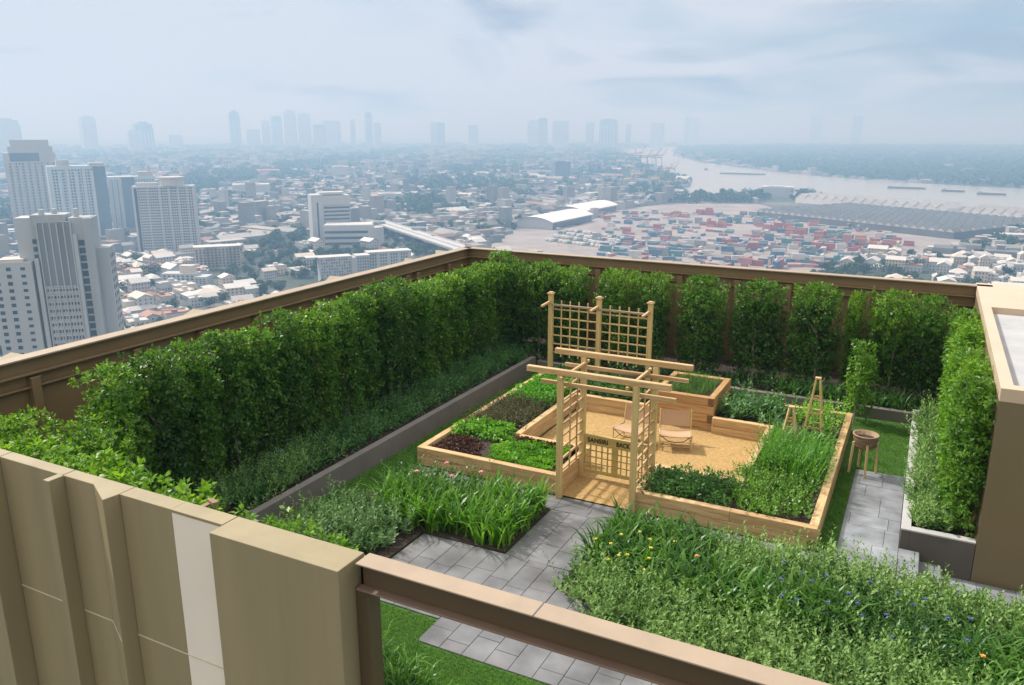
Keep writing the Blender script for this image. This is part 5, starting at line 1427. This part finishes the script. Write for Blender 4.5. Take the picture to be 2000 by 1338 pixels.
# trees: leaf clumps on short trunks
L_CITY = mat_leaf('city_tree_leaf', (.018, .042, .018), (.035, .075, .028), (.06, .11, .04), .15, .7, .03, .2)
def city_tree(seed, n=430):
    q = np.random.default_rng(seed); fo = Foliage()
    lobes = np.concatenate([q.normal(size=(7, 2)) * 2.1, q.uniform(3.2, 7.5, (7, 1))], 1); rad = q.uniform(2.0, 3.1, 7)
    idx = q.integers(0, 7, n); o = unit(q.normal(size=(n, 3)) + np.array([0, 0, .25])); P = lobes[idx] + o * (rad[idx] * q.uniform(.6, 1.05, n))[:, None]
    fo.add(leaf_quads(P, unit(np.cross(o, q.normal(size=(n, 3)))), unit(o + q.normal(size=(n, 3)) * .5), q.uniform(1.0, 1.9, n), q.uniform(.8, 1.4, n), .15))
    cm = fo.mesh('crown', [L_CITY]); mb = MB(); mb.tube([(0, 0, 0), (.1, 0, 3), (.3, .2, 6.5)], [.4, .3, .15], 6)
    for a in range(3): mb.tube([(.1, 0, 3), (2 * math.cos(a * 2.1), 2 * math.sin(a * 2.1), 6)], [.2, .08], 5)
    o = mb.build('trunk', BARK); tm = o.data; bpy.data.objects.remove(o); return cm, tm
TV = [city_tree(i) for i in range(5)]
TNAME = ['round dark', 'spreading', 'lopsided', 'dense', 'open crowned']
vt = [t for t in Tr if seen(t, 10)]; rest_t = [t for t in Tr if not seen(t, 10)]
# the line of big dark trees on the near river bank, each one seen against the water
bank = [(1358 + i * 13.5, 390 + (i % 3), 1.8 + .5 * math.sin(i * 1.7)) for i in range(19) if not 1505 < 1358 + i * 13.5 < 1545]
for i, (u, v, s) in enumerate(bank):
    p = G(u, v); t = empty('bank_tree', p, f'{TNAME[i % 5]} tree on the near river bank, {["left", "middle", "right"][min(2, i // 7)]} of the line before the water', 'tree', 'trees on the near river bank', g.uniform(0, 6)); t.scale = (s, s, s)
    link('crown', TV[i % 5][0], t); link('trunk', TV[i % 5][1], t)
N2 = 270
for i, (d, x, y, u, v) in enumerate(vt[:N2]):
    t = empty('city_tree', (x, y, GZ), f'{TNAME[i % 5]} tree among the houses, {town_zone(u, v)}, {row(u, v)}', 'tree', 'trees on the plain', g.uniform(0, 6)); s = g.uniform(.6, 1.15); t.scale = (s, s, s * g.uniform(.85, 1.1))
    link('crown', TV[i % 5][0], t); link('trunk', TV[i % 5][1], t)
def mass_trees(name, items, label, per, seed):
    q = np.random.default_rng(seed); n = len(items); it = np.array([(d, x, y) for d, x, y, u, v in items])
    sc = np.maximum(1, it[:, 0] / 1400) * q.uniform(.8, 1.5, n)
    hgt = np.minimum(sc, 1.6)
    o = unit(q.normal(size=(n * per, 3)) + np.array([0, 0, .5])); S = np.repeat(sc, per)[:, None]
    P = np.repeat(np.stack([it[:, 1], it[:, 2], GZ + 5 * hgt], 1), per, 0) + o * np.concatenate([S * 5.5, S * 5.5, np.repeat(hgt, per)[:, None] * 4.5], 1) * q.uniform(.5, 1.05, (n * per, 1))
    z = S[:, 0]
    fo = Foliage(); fo.add(leaf_quads(P, unit(np.cross(o, q.normal(size=o.shape))), unit(o + q.normal(size=o.shape) * .4), 3.4 * z, 2.8 * z, .12))
    tag(link(name, fo.mesh(name, [L_CITY])), label, 'trees', None, 'stuff')
mass_trees('tree_mass', vt[N2:] + rest_t, 'dark trees filling the gaps between the houses', 46, 1)
mass_trees('far_woods', T2, 'far woods beyond the river and across the plain', 34, 2)
print('counts', len(spots), len(vis), len(B2), len(vt), len(T2))
# ------------------------------------------------------------------ haze, sky and sun
SUN_EL, SUN_AZ = R(47), Vector((-.985, .16, 0)).normalized()
hm = bpy.data.materials.new('haze'); hm.use_nodes = True; nt = hm.node_tree
for n in list(nt.nodes):
    if n.type == 'BSDF_PRINCIPLED': nt.nodes.remove(n)
pv = nt.nodes.new('ShaderNodeVolumePrincipled'); pv.inputs['Color'].default_value = (.28, .485, .75, 1); pv.inputs['Absorption Color'].default_value = (.45, .19, .0, 1); pv.inputs['Density'].default_value = .00047; pv.inputs['Anisotropy'].default_value = .2
nt.links.new(pv.outputs[0], nt.nodes['Material Output'].inputs['Volume'])
tag(MB().box((-19500, -3500, GZ - 2.2), (19500, 19500, 190)).build('haze', hm), 'pale blue haze over the city', 'haze', None, 'stuff')
w = bpy.data.worlds.new('World'); SC.world = w; w.use_nodes = True; nt = w.node_tree; bg = nt.nodes['Background']
sky = nd(nt, 'ShaderNodeTexSky'); sky.sky_type = 'NISHITA'; sky.sun_disc = False; sky.sun_elevation = SUN_EL; sky.sun_rotation = math.atan2(SUN_AZ.x, SUN_AZ.y)
sky.air_density = 1.2; sky.dust_density = 2.5; sky.ozone_density = 1.5
tc = nd(nt, 'ShaderNodeTexCoord'); sp = nd(nt, 'ShaderNodeSeparateXYZ'); nt.links.new(tc.outputs['Generated'], sp.inputs[0])
zz = nd(nt, 'ShaderNodeMath', operation='MAXIMUM'); zz.inputs[1].default_value = 0; nt.links.new(sp.outputs['Z'], zz.inputs[0])
za = nd(nt, 'ShaderNodeMath', operation='ADD'); za.inputs[1].default_value = .16; nt.links.new(zz.outputs[0], za.inputs[0])
dv = nd(nt, 'ShaderNodeVectorMath', operation='DIVIDE'); cb = nd(nt, 'ShaderNodeCombineXYZ')
nt.links.new(sp.outputs['X'], cb.inputs[0]); nt.links.new(sp.outputs['Y'], cb.inputs[1])
c2 = nd(nt, 'ShaderNodeCombineXYZ')
for i in range(3): nt.links.new(za.outputs[0], c2.inputs[i])
nt.links.new(cb.outputs[0], dv.inputs[0]); nt.links.new(c2.outputs[0], dv.inputs[1])
n1 = nd(nt, 'ShaderNodeTexNoise', Scale=.62, Detail=8., Roughness=.52, Distortion=.4); nt.links.new(dv.outputs[0], n1.inputs['Vector'])
cov = ramp(nt, n1.outputs[0], [(.38, (0, 0, 0)), (.60, (1, 1, 1))])
mp = nd(nt, 'ShaderNodeMapping'); mp.inputs['Location'].default_value = (3.1, 1.7, 0); nt.links.new(dv.outputs[0], mp.inputs[0])
n2 = nd(nt, 'ShaderNodeTexNoise', Scale=.95, Detail=8., Roughness=.5, Distortion=.9); nt.links.new(mp.outputs[0], n2.inputs['Vector'])
shade = ramp(nt, n2.outputs[0], [(.40, (2.1, 2.7, 3.8)), (.58, (4.75, 5.2, 5.95))])
base = mixc(nt, .6, sky.outputs[0], (1.8, 3.2, 5.0))
# heavier bright cloud towards the sun, open blue away from it
dp = nd(nt, 'ShaderNodeVectorMath', operation='DOT_PRODUCT'); dp.inputs[1].default_value = tuple(SUN_AZ); nt.links.new(tc.outputs['Generated'], dp.inputs[0])
mr = nd(nt, 'ShaderNodeMapRange'); mr.inputs['From Min'].default_value = -.25; mr.inputs['From Max'].default_value = .75; mr.inputs['To Min'].default_value = -.12; mr.inputs['To Max'].default_value = .16
nt.links.new(dp.outputs['Value'], mr.inputs['Value'])
for nn, rr in ((n1, cov), (n2, shade)):
    ad = nd(nt, 'ShaderNodeMath', operation='ADD'); nt.links.new(nn.outputs[0], ad.inputs[0]); nt.links.new(mr.outputs[0], ad.inputs[1]); nt.links.new(ad.outputs[0], rr.inputs[0])
skyc = mixc(nt, cov.outputs[0], base, shade.outputs[0])
up = nd(nt, 'ShaderNodeMapRange'); up.interpolation_type = 'SMOOTHSTEP'; up.inputs['From Min'].default_value = .17; up.inputs['From Max'].default_value = .6
nt.links.new(sp.outputs['Z'], up.inputs['Value'])
skyc = mixc(nt, up.outputs[0], skyc, (9.6, 9.5, 9.2))      # unseen upper sky set to bright overcast, added to soften the light
bk = nd(nt, 'ShaderNodeMapRange'); bk.interpolation_type = 'SMOOTHSTEP'; bk.inputs['From Min'].default_value = .15; bk.inputs['From Max'].default_value = -.75
nt.links.new(sp.outputs['Y'], bk.inputs['Value'])
skyc = mixc(nt, bk.outputs[0], skyc, (9.0, 8.7, 8.0))        # added warm glow in the unseen sky behind the viewer, fills shaded faces
nt.links.new(skyc, bg.inputs['Color']); bg.inputs['Strength'].default_value = .072
sd = bpy.data.lights.new('sun', 'SUN'); sd.energy = 2.7; sd.angle = R(4); sd.color = (1, .965, .91)
so = bpy.data.objects.new('sun', sd); COL.objects.link(so)
dirv = -(SUN_AZ * math.cos(SUN_EL) + Vector((0, 0, math.sin(SUN_EL))))
so.rotation_euler = dirv.to_track_quat('-Z', 'Y').to_euler(); so.location = (-20, 4, 30)
vs = SC.view_settings; SC.display_settings.display_device = 'sRGB'; vs.view_transform = 'Standard'; vs.look = 'None'; vs.gamma = 1; vs.exposure = 1.0; vs.use_curve_mapping = False
cy = SC.cycles; cy.volume_bounces = 1; cy.max_bounces = 6; cy.diffuse_bounces = 3; cy.glossy_bounces = 2; cy.transmission_bounces = 3; cy.transparent_max_bounces = 4
cy.use_denoising = True; cy.caustics_reflective = False; cy.caustics_refractive = False
